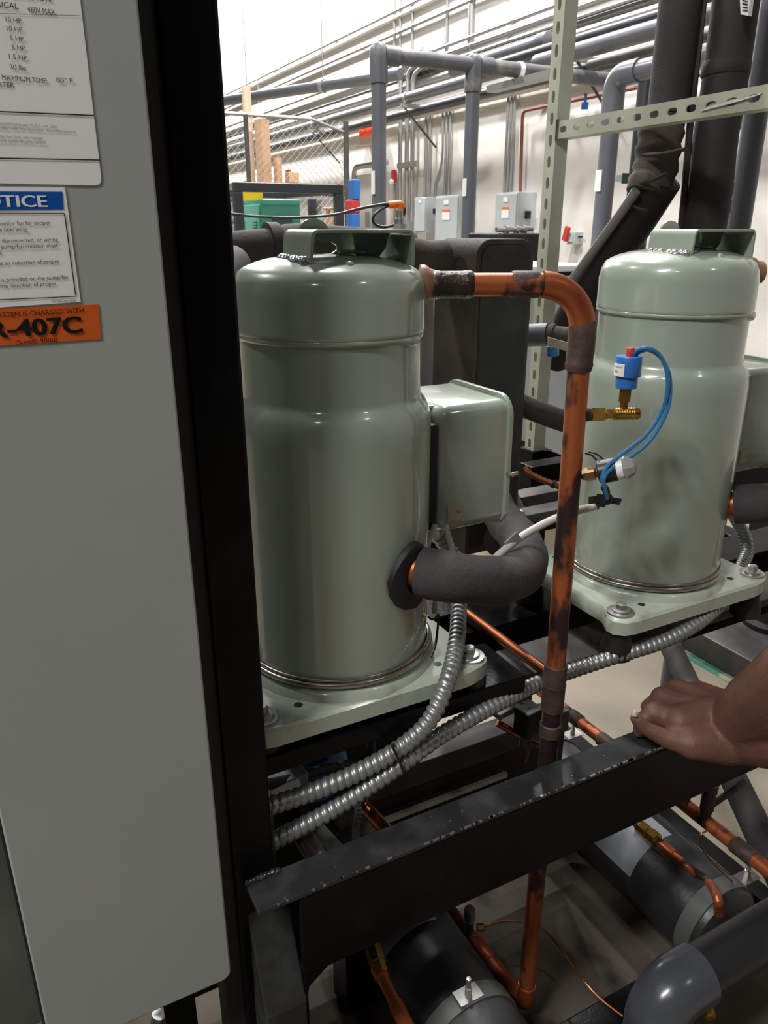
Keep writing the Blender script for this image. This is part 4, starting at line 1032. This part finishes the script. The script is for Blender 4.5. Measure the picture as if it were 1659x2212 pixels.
# ---------------------------------------------------------------- background: plastic pipe run
BV = 4.52; BR = .0445
def pipe(root, name, pts, r, mat, n=20): return MB().tube(pts, r, n).build(name, M[mat], root)
pr = thing('grey_pipe_run', onY(818, 300, BV), 'dark grey plastic pipe run with two drops and elbows in the background', 'pipe')
hL = onY(818, 118, BV); hz = hL.z
hM = onY(1024, 130, BV); hR = Vector((4.15, BV, hz))
u1, u2 = hL.x, hM.x
pipe(pr, 'horizontal_pipe', [(u1, BV, hz), (4.15, BV, hz)], BR, 'pvc_dusty')
for u in (u1, u2):
    pipe(pr, 'drop_pipe', [(u, BV, hz), (u, BV, 0)], BR, 'pvc')
    MB().lathe([(.050, -.15), (.0535, -.148), (.0535, -.03), (.0520, .02), (.045, .045), (.025, .062), (0, .066)], (u, BV, hz), UZ, 24).build('elbow', M['pvc_dusty'], pr)
    MB().lathe([(.0535, 0), (.0535, .10), (.050, .102)], (u + .03, BV, hz), UX, 24).build('socket', M['pvc_dusty'], pr)
    zt = onY(820, 370 if u == u1 else 380, BV).z; zq = onY(820, 420, BV).z
    MB().box((u - BR - .004, BV - .03, zq), (u - BR + .002, BV + .01, zt)).build('pipe_label', M['white'], pr, 0)
kx = onY(1122, 135, BV).x
MB().lathe([(BR + .001, -.016), (BR + .005, -.016), (BR + .005, .016), (BR + .001, .016)], (kx, BV, hz), UX, 24).build('clamp', M['white'], pr)
MB().box((kx - .04, BV - .35, hz - BR - .045), (kx + .04, BV + .3, hz - BR - .005)).build('support_strut', M['galv'], pr, 0)
# second run with an elbow towards the viewer
P2 = onD(1312, 350, 4.1); g = thing('grey_pipe_run', (P2.x, P2.y, 0), 'grey plastic pipe with a big elbow right of the slotted upright', 'pipe')
z2 = onX(1325, 165, P2.x).z
pipe(g, 'bend_pipe', corner_path([(P2.x, P2.y, 0), (P2.x, P2.y, z2), (P2.x, P2.y - 2.2, z2)], .10, 10), .0445, 'pvc')
MB().tube(corner_path([(P2.x, P2.y, z2 - .16), (P2.x, P2.y, z2), (P2.x, P2.y - .16, z2)], .09, 10), .052, 24).build('elbow', M['pvc'], g)
zt = onX(1285, 370, P2.x).z; zq = onX(1285, 415, P2.x).z
MB().box((P2.x - .05, P2.y - .02, zq), (P2.x - .043, P2.y + .02, zt)).build('pipe_label', M['white'], g, 0)
# other vertical drops
def vpipe(x, y0, D, r, mat, label, name='pipe_drop', z1=None, z0=0, lab=None):
    p = onD(x, y0, D)
    root = thing(name, (p.x, p.y, z0), label, 'pipe')
    MB().tube([(p.x, p.y, z0), (p.x, p.y, z1 if z1 else p.z)], r, 20).build('pipe', M[mat], root)
    if lab:
        a, b = onD(x, lab[0], D).z, onD(x, lab[1], D).z
        d = Vector((-p.x, -p.y, 0)).normalized()
        side = Vector((d.y, -d.x, 0))
        q = Vector((p.x, p.y, 0)) + d * (r * .9) - side * r * (-.3)
        MB().cbox((q.x, q.y, (a + b) / 2), (.035, .012, abs(a - b)), Matrix.Rotation(math.atan2(d.x, -d.y), 3, 'Z')).build('pipe_label', M['white'], root, 0)
    return root
vpipe(1608, 300, 3.0, .0445, 'pvc', 'light grey plastic drop pipe at the right behind the foam pipes', z1=3.2, lab=(283, 365))
vpipe(1384, 300, 4.6, .0445, 'pvc_dark', 'dark grey drop pipe left of the foam pipes, nearer of two', z1=onD(1384, 172, 4.6).z)
vpipe(1404, 300, 4.7, .0445, 'pvc_dark', 'dark grey drop pipe left of the foam pipes, farther of two', z1=onD(1404, 170, 4.7).z)
vpipe(1655, 100, 2.2, .03, 'pvc', 'grey drop pipe at the upper right picture edge', z1=3.2)
o = MB().box((onD(1336, 388, 3.9).x, onD(1336, 388, 3.9).y - .02, onD(1336, 392, 3.9).z), (onD(1336, 388, 3.9).x + .16, onD(1336, 388, 3.9).y + .02, onD(1336, 378, 3.9).z)).build('pipe_clamp', M['galv'], smooth=0)
tag(o, 'short strut clamp beside the dark drop pipes', 'clamp')
p_ = onD(1338, 386, 3.88)
MB().box((p_.x - .01, p_.y - .03, p_.z - .022), (p_.x + .03, p_.y - .025, p_.z + .022)).build('green_tag', mk('dark_green_tag', (.01, .07, .04), .5), o, 0)
# long pipes along the wall on brackets (direction of the wall)
def wpipe(x, y, X, r, mat, label, v0, v1, cat='pipe', name='wall_pipe', clamps=(), n=14, group='pipes along the wall'):
    p = onX(x, y, X)
    root = thing(name, (X, (v0 + v1) / 2, p.z - r), label, cat, group)
    MB().tube([(X, v0, p.z), (X, v1, p.z)], r, n).build('pipe', M[mat], root)
    for v in clamps:
        MB().lathe([(r + .002, -.02), (r + .008, -.02), (r + .008, .02), (r + .002, .02)], (X, v, p.z), UY, 14).build('clamp', M['galv'], root)
        if WX - X > .12:
            MB().box((X - r - .03, v - .02, p.z - r - .045), (WX, v + .02, p.z - r - .003)).build('bracket', M['galv'], root, 0)
            MB().tube([(X - r, v, p.z - r - .03), (WX - .01, v, p.z - r - .42)], .012, 6).build('brace', M['dark_steel'], root)
    return root, p
wpipe(690, 266, 4.62, .057, 'pipe_silver', 'thick grey pipe on wall brackets, lowest of the long wall pipes', 2.2, 26, clamps=(5.4, 8.2, 10.8, 13.6, 17))
wpipe(700, 290, 4.78, .05, 'pvc_dark', 'thick dark pipe tucked under the lowest long wall pipe', 2.2, 26)
wpipe(660, 120, 4.965, .018, 'galv', 'thin conduit high on the wall, uppermost of the long runs', 1.2, 26.5, 'conduit', clamps=(6, 8.4, 10.8, 13.2), n=8)
wpipe(660, 130, 4.985, .03, 'wall2', 'shallow painted ledge right under the uppermost wall conduit', 1.2, 26.5, 'conduit', n=6)
wpipe(720, 132, 4.965, .02, 'galv', 'thin conduit high on the wall, second of the long runs from the top', 1.2, 26.5, 'conduit', clamps=(7, 10), n=8)
wpipe(640, 219, 4.955, .02, 'galv', 'thin conduit on the wall just above the thick bracket pipe', 1.2, 26.5, 'conduit', clamps=(6.8, 9, 11.2), n=8)
wpipe(690, 232, 4.955, .02, 'dark_steel', 'thin dark conduit on the wall behind the thick bracket pipe', 1.2, 26.5, 'conduit', n=8)
wpipe(640, 262, 4.96, .035, 'galv', 'pale conduit on the wall under the thin dark conduit', 1.2, 26.5, 'conduit', n=8)
wpipe(690, 302, 4.955, .03, 'wall2', 'painted pipe low on the wall under the bracket pipes', 1.2, 26.5, n=8)
wpipe(1100, 68, 4.95, .02, 'galv', 'conduit on the wall above the thick end-capped pipe', 1.2, 9.0, 'conduit', n=8)
wpipe(1110, 85, 4.95, .022, 'galv', 'conduit on the wall right above the thick end-capped pipe', 1.2, 9.0, 'conduit', n=8)
# diagonal overhead pipe on the left
Hh = 1.3
a_ = onZ(440, 225, -Hh); b_ = onZ(801, 170, -Hh); d_ = (b_ - a_).normalized()
dgp = thing('overhead_pipe', a_, 'grey overhead pipe crossing the hall at the upper left', 'pipe')
MB().tube([a_ - d_ * .8, b_ + d_ * .35], .05, 16).build('pipe', M['pipe_silver'], dgp)
for f in (.30, .75):
    q = a_.lerp(b_, f); MB().lathe([(.052, -.02), (.06, -.02), (.06, .02), (.052, .02)], q, d_, 16).build('clamp', M['galv'], dgp)
    MB().tube([q, q + UZ * 2.0], .006, 6).build('hanger', M['galv'], dgp)
# right upper dark pipes along the wall direction
wpipe(1330, 88, 3.9, .055, 'pvc', 'thick grey overhead pipe right of the slotted upright', 1.4, onX(1160, 130, 3.9).y, group='overhead pipes')
wpipe(1330, 62, 4.2, .04, 'pvc_dark', 'dark overhead pipe above the thick grey one', 1.4, 6.0, group='overhead pipes')
wpipe(1400, 108, 3.6, .028, 'dark_steel', 'thin dark overhead pipe below the thick grey one', 1.4, onX(1275, 130, 3.6).y, group='overhead pipes')
q = onX(1120, 98, 4.35)
ec_ = thing('capped_pipe', q, 'thick grey pipe ending in a rounded cap above the second drop', 'pipe')
e1 = onX(1165, 92, 4.35)
MB().tube([Vector((4.35, q.y + 1.0, e1.z)), Vector((4.35, e1.y, e1.z))], .055, 20).build('pipe', M['pvc'], ec_)
MB().lathe([(.066, 0), (.066, .10), (.06, .12), (.03, .135), (0, .137)], Vector((4.35, e1.y, e1.z)), -UY, 20).build('end_cap', M['pvc_dusty'], ec_)
MB().box((4.28, e1.y + .5, e1.z - .10), (WX, e1.y + .54, e1.z - .055)).build('bracket', M['galv'], ec_, 0)

# ---------------------------------------------------------------- vertical conduits, switch boxes on the wall
def wcond(x, y0, y1, X, r, mat, label, bend=None):
    a, b = onX(x, y0, X), onX(x, y1, X)
    pts = [(X, a.y, b.z), (X, a.y, a.z)]
    if bend: pts = corner_path([(X, a.y, b.z), (X, a.y, a.z), (X, a.y + bend, a.z + abs(bend) * .25)], .12)
    o = MB().tube(pts, r, 10).build('wall_conduit', M[mat])
    return tag(o, label, 'conduit', 'upright wall conduits')
base_y = 640
for i, x in enumerate((866, 881, 893)):
    wcond(x, 150 + 6 * i, base_y, 4.9, .026, 'galv', 'pale upright conduit beside the first grey drop pipe, %s of three' % ('left', 'middle', 'right')[i], bend=-.5)
bq = onX(904, 353, 4.86); bq2 = onX(862, 353, 4.86)
o = MB().box((4.83, bq.y, bq.z - .03), (4.87, bq2.y, bq.z + .03)).build('conduit_strut', M['galv'], smooth=0)
tag(o, 'short horizontal strut clamping the three pale upright conduits', 'bracket')
for x, y0, y1, lb in ((921, 225, 430, 'leading down to the left switch box'), (930, 235, 425, 'second, leading down to the left switch box'), (966, 215, 425, 'leading down to the middle switch box'), (974, 215, 425, 'second, leading down to the middle switch box'),
                      (1100, 190, 418, 'left of three above the right switch box'), (1107, 190, 418, 'middle of three above the right switch box'), (1114, 190, 418, 'right of three above the right switch box')):
    wcond(x, y0, y1, 4.97, .014, 'galv', 'thin upright conduit ' + lb)
for x, y1, lb in ((866, -60, 'leftmost'), (853, -60, 'far left'), (970, 110, 'middle'), (893, 110, 'inner left'), (1024, 110, 'right')):
    wcond(x, -120, y1 if y1 > 0 else 118, 4.985, .015 if x != 1024 else .035, 'galv', 'upright conduit high on the wall, %s one' % lb)
p_ = onX(957, 230, 4.97)
o = MB().tube(catmull([onX(957, 225, 4.97), onX(956, 330, 4.97), onX(950, 370, 4.97), onX(941, 395, 4.97), onX(940, 425, 4.97)]), .013, 8).build('wall_conduit', M['galv'])
tag(o, 'thin curved conduit swinging into the gap between two switch boxes', 'conduit', 'upright wall conduits')
wcond(545, -60, 245, 4.97, .012, 'galv', 'thin cable dropping down the bright wall at the upper left')
# copper pipe on the wall
o = MB().tube(corner_path([onX(1121, 500, 4.93), onX(1129, 240, 4.93), Vector((4.93, onX(1129, 240, 4.93).y - 2.6, onX(1129, 240, 4.93).z))], .06), .016, 10).build('wall_copper_pipe', mk('dull_copper', (.26, .09, .06), .5, .3))
tag(o, 'dull copper pipe rising and turning along the wall near the right switch box', 'pipe')
o = MB().lathe([(.03, 0), (.03, .05), (.012, .055), (.012, .12)], onX(1263, 236, 4.88), UZ, 10).build('blue_valve_handle', M['blue_plastic'])
tag(o, 'small blue valve handle on the wall copper pipe', 'valve handle')
def swbox(xl, xr, yt, yb, depth, label, stick=True, h=None):
    X = WX - depth
    a, b = onX(xl, yt, X), onX(xr, yt, X)
    zt, zb_ = a.z, onX(xl, yb, X).z
    root = thing('switch_box', (WX - depth / 2, (a.y + b.y) / 2, zb_), label, 'electrical box', 'wall switch boxes')
    MB().box((X, b.y, zb_), (WX, a.y, zt)).build('enclosure', M['box_grey'], root, 0, .006)
    MB().box((X - .012, b.y + .01, zb_ + .02), (X, a.y - .01, zt - .015)).build('door', M['box_grey'], root, 0, .004)
    w = a.y - b.y; my = (a.y + b.y) / 2; hh = zt - zb_
    if stick:
        MB().box((X - .015, my - w * .16, zt - hh * .44), (X - .012, my + w * .16, zt - hh * .26)).build('warning_sticker', M['white'], root, 0)
        MB().box((X - .017, my - w * .16, zt - hh * .285), (X - .012, my + w * .16, zt - hh * .25)).build('sticker_band', M['orange_plastic'], root, 0)
    MB().box((X - .015, my - w * .1, zt - hh * .16), (X - .012, my + w * .1, zt - hh * .08)).build('name_plate', M['white'], root, 0)
    MB().box((WX - depth * .6, b.y - .04, zb_ + hh * .55), (WX - depth * .4, b.y, zb_ + hh * .68)).build('switch_lever', M['black_matt'], root, 0)
    return root
swbox(897, 921, 427, 503, .22, 'small grey switch box left of the second drop pipe', False)
swbox(942, 992, 424, 540, .22, 'large grey switch box half hidden by the second drop pipe')
swbox(1072, 1120, 417, 540, .22, 'large grey switch box beside the wall copper pipe')
rb_ = swbox(1226, 1242, 501, 528, .10, 'small grey switch box with a red lever right of the slotted upright', False)
o = MB().cbox(onX(1223, 505, 4.86), (.03, .06, .13), Matrix.Rotation(R(18), 3, 'X')).build('red_lever', M['red_plastic'], smooth=0, bevel=.01)
tag(o, 'red lever handle on the small wall switch box', 'lever')
def text3(mb, body, O, ex, ey, width, height):
    cu = bpy.data.curves.new('t', 'FONT'); cu.body = body; cu.resolution_u = 2
    ob = bpy.data.objects.new('t', cu); COL.objects.link(ob)
    dg = bpy.context.evaluated_depsgraph_get(); dg.update()
    me = bpy.data.meshes.new_from_object(ob.evaluated_get(dg)); bpy.data.objects.remove(ob)
    x0 = min(v.co.x for v in me.vertices); x1 = max(v.co.x for v in me.vertices)
    mb.add([O + ex * ((v.co.x - x0) / (x1 - x0) * width) + ey * (v.co.y / .729 * height) for v in me.vertices], [tuple(p.vertices) for p in me.polygons])
# door, exit sign, alarm
dx0, dx1 = onX(775, 400, 4.99).y, onX(802, 400, 4.99).y
d = struct(MB().box((4.95, dx1 - .5, 0), (WX - .001, dx0, onX(775, 378, 4.95).z)).build('door_1', M['door'], smooth=0), 'pale door in the wall behind the first drop pipe')
MB().tube(corner_path([(4.93, dx0 + .02, 0), (4.93, dx0 + .02, onX(776, 360, 4.93).z), (4.93, dx1 - .55, onX(776, 360, 4.93).z)], .12), .035, 8).build('door_frame', M['galv'], d)
MB().box((4.935, dx1 - .05, 1.0), (4.95, dx1 + .08, 1.75)).build('door_window', mk('door_glass', (.33, .33, .32), .2), d, 0)
e = onX(792, 290, 4.9)
ex = thing('exit_sign', (4.9, e.y, e.z - .2), 'red and orange exit sign half hidden by the first drop pipe', 'sign')
ya, yb_ = onX(783, 290, 4.9).y, onX(815, 290, 4.9).y
MB().box((4.86, yb_, onX(790, 313, 4.9).z), (4.99, ya, onX(790, 270, 4.9).z)).build('box', M['cardboard_pale'], ex, 0)
MB().box((4.852, yb_, onX(790, 296, 4.9).z), (4.86, ya, onX(790, 270, 4.9).z)).build('face', emit('exit_red', (.95, .08, .05), .55), ex, 0)
m = MB(); text3(m, 'EXIT', Vector((4.848, ya - .02, onX(790, 294, 4.9).z)), -UY, UZ, abs(ya - yb_) - .04, (onX(790, 272, 4.9).z - onX(790, 294, 4.9).z)); m.build('lettering', M['orange_plastic'], ex, 0)
al = thing('fire_alarm', onX(850, 384, 4.9), 'red fire alarm bell with a white lamp on the wall right of the door', 'alarm')
MB().cbox(onX(851, 381, 4.92), (.06, .08, .15)).build('housing', M['red_plastic'], al, 0, .02)
MB().sphere(onX(845, 393, 4.86), .035, 10).build('lamp', M['white'], al)
MB().tube([onX(853, 396, 4.95), onX(853, 640, 4.95)], .02, 8).build('conduit', M['galv'], al)

# ---------------------------------------------------------------- store behind the chain link fence
FV = 6.57
fn = thing('chain_link_fence', (1.8, FV, 0), 'chain-link fence panels closing off the storage corner', 'fence')
fx0, fx1 = .9, onY(748, 340, FV).x
ft = onY(660, 256, FV).z
def wire_panel(x0, x1, z0, z1, name):
    m = MB(); cell = .0566; r = .0019
    n = int((x1 - x0 + z1 - z0) / cell) + 1
    for k in range(n + 1):
        c = x0 - (z1 - z0) + k * cell
        for sgn in (1, -1):
            if sgn == 1:
                pts = [(max(x0, c), z0 + max(0, x0 - c)), (min(x1, c + z1 - z0), z0 + min(z1 - z0, x1 - c))]
            else:
                pts = [(max(x0, c), z1 - max(0, x0 - c)), (min(x1, c + z1 - z0), z1 - min(z1 - z0, x1 - c))]
            (xa, za), (xb, zb__) = pts
            if xb - xa < .01: continue
            d = Vector((xb - xa, 0, zb__ - za)).normalized(); w = Vector((-d.z, 0, d.x)) * r; y = Vector((0, r, 0))
            A_, B_ = Vector((xa, FV, za)), Vector((xb, FV, zb__))
            m.add([A_ + w, A_ - w * .5 + y, A_ - w * .5 - y, B_ + w, B_ - w * .5 + y, B_ - w * .5 - y], [(0, 1, 4, 3), (1, 2, 5, 4), (2, 0, 3, 5)])
    o = m.build(name, M['wire'], fn, 0); o['kind'] = 'stuff'
wire_panel(fx0, fx1, .9, ft, 'wire_mesh')
MB().tube([(fx0, FV, ft), (onY(672, 257, FV).x, FV, ft)], .014, 8).build('top_rail', M['galv'], fn)
MB().tube([(onY(672, 257, FV).x, FV, ft), (fx1, FV, ft - .09)], .012, 8).build('top_rail', M['wire'], fn)
for x in (fx0, onY(533, 300, FV).x, fx1):
    MB().tube([(x, FV, 0), (x, FV, ft)], .02 if x != fx1 else .024, 10).build('fence_post', M['dark_steel'], fn)
# cardboard behind the fence
def tall(xl, xr, yt, D, mat, label, rnd=True, name='cardboard_tube', cat='tube'):
    a, b = onD(xl, yt, D), onD(xr, yt, D); c = (a + b) / 2; w = (a - b).length
    if rnd: o = MB().lathe([(w / 2, 0), (w / 2, c.z), (w / 2 - .008, c.z), (w / 2 - .008, c.z - .1), (0, c.z - .1)], (c.x, c.y, 0), UZ, 20).build(name, M[mat])
    else:
        o = MB().cbox((c.x, c.y, c.z / 2), (w * .72, w * .72, c.z), Matrix.Rotation(R(20), 3, 'Z')).build(name, M[mat], smooth=0)
    return tag(o, label, cat, 'packaging behind the fence')
tall(521, 541, 186, 7.6, 'cardboard_pale', 'tallest pale cardboard tube behind the fence')
tall(549, 581, 258, 7.5, 'cardboard', 'tall square brown carton behind the fence', False, 'tall_carton', 'carton')
tall(590, 608, 340, 7.6, 'cardboard', 'short brown cardboard tube behind the fence')
def crate(xl, xr, yt, yb, D, mat, label, name, cat, depth=.35, floor=False):
    a, b = onD(xl, yt, D), onD(xr, yb, D)
    if floor: b.z = 0
    depth = min(depth, .12); W = (xr - xl) / 1650 * D; w = max((W - depth * .47) / .88, .03)
    o = MB().cbox(((a.x + b.x) / 2, (a.y + b.y) / 2, (a.z + b.z) / 2), (w, depth, abs(a.z - b.z))).build(name, M[mat], smooth=0, bevel=.01)
    return tag(o, label, cat, 'goods on the store shelves')
# shelves behind
shf = thing('store_shelving', onD(640, 520, 7.9), 'storage shelving behind the chain-link fence', 'shelving')
s0, s1 = onD(497, 400, 8.0), onD(745, 400, 8.0)
for y in (397, 424, 470, 520):
    z = onD(620, y, 8.0).z
    MB().box((s0.x, s1.y + .1, z - .03), (s1.x, s0.y + .1, z)).build('shelf', M['galv'], shf, 0)
for x in (s0.x + .02, s1.x - .04):
    for v in (s1.y + .1, s0.y + .06): MB().box((x, v, 0), (x + .04, v + .04, onD(620, 395, 8.0).z)).build('post', M['galv'], shf, 0)
crate(615, 646, 372, 396, 8.1, 'cardboard', 'brown carton on the top shelf behind the fence', 'carton', 'carton')
crate(615, 630, 366, 372, 8.1, 'red_plastic', 'small red box on the brown top-shelf carton', 'red_box', 'box', .1)
crate(500, 520, 395, 425, 8.1, 'cardboard', 'brown carton at the left end of the store shelf', 'carton', 'carton')
crate(585, 612, 402, 424, 8.1, 'red_plastic', 'red packet on the middle store shelf', 'packet', 'box', .2)
crate(625, 660, 405, 424, 8.1, 'cardboard', 'brown carton on the middle shelf left of the dark post', 'carton', 'carton')
crate(668, 700, 408, 424, 8.1, 'cardboard', 'brown carton on the middle shelf right of the dark post', 'carton', 'carton')
crate(702, 728, 408, 424, 8.1, 'dark_steel', 'dark box at the right end of the middle shelf', 'dark_box', 'box')
crate(704, 732, 453, 560, 7.5, 'cardboard', 'tall brown carton at the lower right of the store', 'carton', 'carton', floor=True)
crate(696, 734, 448, 453, 7.5, 'cardboard', 'flat brown board on top of the tall lower carton', 'board', 'board', .4)
crate(752, 778, 388, 432, 6.9, 'blue_plastic', 'upper blue bin beside the door', 'blue_bin', 'bin', .4)
crate(748, 778, 461, 540, 6.9, 'blue_plastic', 'lower blue bin beside the door', 'blue_bin', 'bin', .4, floor=True)
crate(746, 778, 432, 461, 6.9, 'red_plastic', 'pinkish red bags piled between the blue bins', 'red_bags', 'bag', .3)
# black frame rack with the green machine
BF = 4.7
bf = thing('black_stand', onD(620, 520, BF), 'black square-tube stand framing the green machine', 'frame')
t0, t1 = onD(505, 390, BF), onD(742, 396, BF)
zt = (t0.z + t1.z) / 2
bx0 = t0.x; by = t0.y
fx = onY(742, 396, by)
MB().box((bx0, by, zt - .05), (fx.x, by + .05, zt)).build('top_bar', M['pvc_dark'], bf, 0, .004)
for x in (bx0, fx.x - .05): MB().box((x, by, 0), (x + .05, by + .05, zt - .05)).build('post', M['pvc_dark'], bf, 0, .004)
bk = onY(672, 430, by + .9)
MB().box((bx0, by + .85, zt - .05), (fx.x, by + .9, zt)).build('top_bar', M['pvc_dark'], bf, 0, .004)
MB().box((fx.x - .05, by + .05, zt - .05), (fx.x, by + .85, zt)).build('top_bar', M['pvc_dark'], bf, 0, .004)
MB().box((bk.x - .03, by + .85, 0), (bk.x + .02, by + .9, zt - .05)).build('post', M['pvc_dark'], bf, 0, .004)
gm = thing('green_machine', onY(600, 520, by + .1), 'teal green machine cabinet with louvres and a yellow card on top', 'machine')
gc = onY(563, 430, by + .12); gz = gc.z
gl = onX(517, 432, gc.x).y; gr = onY(648, 430, by + .12).x
MB().box((gc.x, by + .12, .2), (gr, gl, gz)).build('cabinet', M['green_paint'], gm, 0, .006)
MB().box((gc.x - .012, by + .14, .2), (gc.x, gl - .03, onX(540, 443, gc.x).z)).build('side_panel', M['green_light'], gm, 0, .004)
for yy in (478, 484, 490, 496, 502):
    for xx in (519, 545):
        q = onX(xx, yy, gc.x - .014); q2 = onX(xx + 10, yy, gc.x - .014)
        MB().box((gc.x - .02, min(q.y, q2.y), q.z - .005), (gc.x - .012, max(q.y, q2.y), q.z + .006)).build('louvre', M['green_light'], gm, 0)
q = onY(588, 468, by + .12); q2 = onY(632, 540, by + .12)
MB().box((q.x, by + .11, q2.z), (q2.x, by + .12, q.z)).build('cover_plate', M['green_dark'], gm, 0)
ya = onX(523, 425, gc.x + .01); yb__ = onX(566, 425, gc.x + .01)
MB().box((gc.x + .005, yb__.y, gz), (gc.x + .015, ya.y, onX(540, 411, gc.x).z)).build('yellow_card', M['yellow'], gm, 0)
MB().box((gc.x + .03, by + .15, 0), (gr - .03, gl - .03, .2)).build('plinth', M['black_matt'], gm, 0)
o = MB().tube(catmull([onX(528, 512, gc.x - .03), onX(526, 520, gc.x - .04), onX(536, 528, gc.x - .04), onX(548, 526, gc.x - .03)]), .008, 8).build('black_strap', M['cable_black'])
tag(o, 'black loop of cable hanging at the green machine side', 'cable')
# black sensor cable with orange plug
o = MB().tube(catmull([onD(470, 459, 2.6), onD(500, 462, 2.6), onD(560, 468, 2.6), onD(640, 470, 2.55), onD(720, 464, 2.5), onD(780, 450, 2.45), onD(830, 441, 2.4), onD(850, 440, 2.4)]), .0044, 8).tube(
    catmull([onD(852, 442, 2.4), onD(830, 448, 2.4), onD(808, 465, 2.4), onD(808, 482, 2.4), onD(826, 490, 2.4), onD(850, 486, 2.4), onD(868, 470, 2.4), onD(874, 455, 2.4), onD(868, 444, 2.4)]), .0042, 8).build('sensor_cable', M['cable_black'])
tag(o, 'black sensor cable strung across behind the near compressor with a loop at its end', 'cable')
sn = thing('sensor_plug', onD(860, 500, 2.4), 'orange cable plug on a silver sensor behind the near compressor', 'sensor')
MB().tube(corner_path([onD(840, 443, 2.4), onD(866, 440, 2.4), onD(866, 452, 2.4)], .02), .0105, 12).build('plug', M['orange_plastic'], sn)
MB().lathe([(.011, 0), (.011, .02), (.016, .021), (.016, .05), (.013, .051), (.013, .12)], onD(864, 455, 2.4), -UZ, 12).build('sensor', M['zinc'], sn)
pz = onD(864, 500, 2.4)
MB().tube([(pz.x, pz.y, 0), (pz.x, pz.y, onD(864, 484, 2.4).z)], .02, 12).build('stand_pipe', M['galv'], sn)
# white topped cabinet and black tank behind the exchanger
wc = onY(1225, 575, 3.0)
wt = thing('white_topped_unit', (wc.x, 3.3, 0), 'white-topped low unit behind the slotted upright', 'unit')
wx0 = onY(1120, 560, 3.0).x; wx1 = onY(1292, 560, 3.0).x
zt = onY(1220, 573, 3.0).z
MB().box((wx0, 3.0, zt - .03), (wx1, 3.6, zt)).build('top', M['white'], wt, 0, .006)
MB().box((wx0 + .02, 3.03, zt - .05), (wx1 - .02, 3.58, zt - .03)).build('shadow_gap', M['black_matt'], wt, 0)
MB().box((wx0, 3.0, zt - .12), (wx1, 3.6, zt - .05)).build('rim', M['box_grey'], wt, 0, .01)
MB().box((wx0 + .02, 3.02, 0), (wx1 - .02, 3.58, zt - .12)).build('cabinet', M['box_grey'], wt, 0)
bt2 = thing('black_tank', onD(1118, 560, 3.2), 'black box tank with silver fittings on top behind the exchanger', 'tank')
k0, k1 = onY(1085, 504, 3.8), onY(1170, 504, 3.8)
MB().box((k0.x, 3.8, .0), (k1.x, 4.15, k0.z)).build('body', M['rubber'], bt2, 0, .01) if k1.x < wx0 or True else None
fz = k0.z
m = MB().tube([onY(1072, 496, 3.85), onY(1150, 494, 3.85)], .014, 10)
for x in (1090, 1112, 1128): m.lathe([(.02, 0), (.026, .003), (.026, .02), (.02, .023)], onY(x, 496, 3.85), UX, 10)
m.build('fitting', M['zinc'], bt2)
MB().tube([onY(1090, 496, 3.85), onY(1090, 510, 3.85)], .012, 8).build('fitting_leg', M['zinc'], bt2)
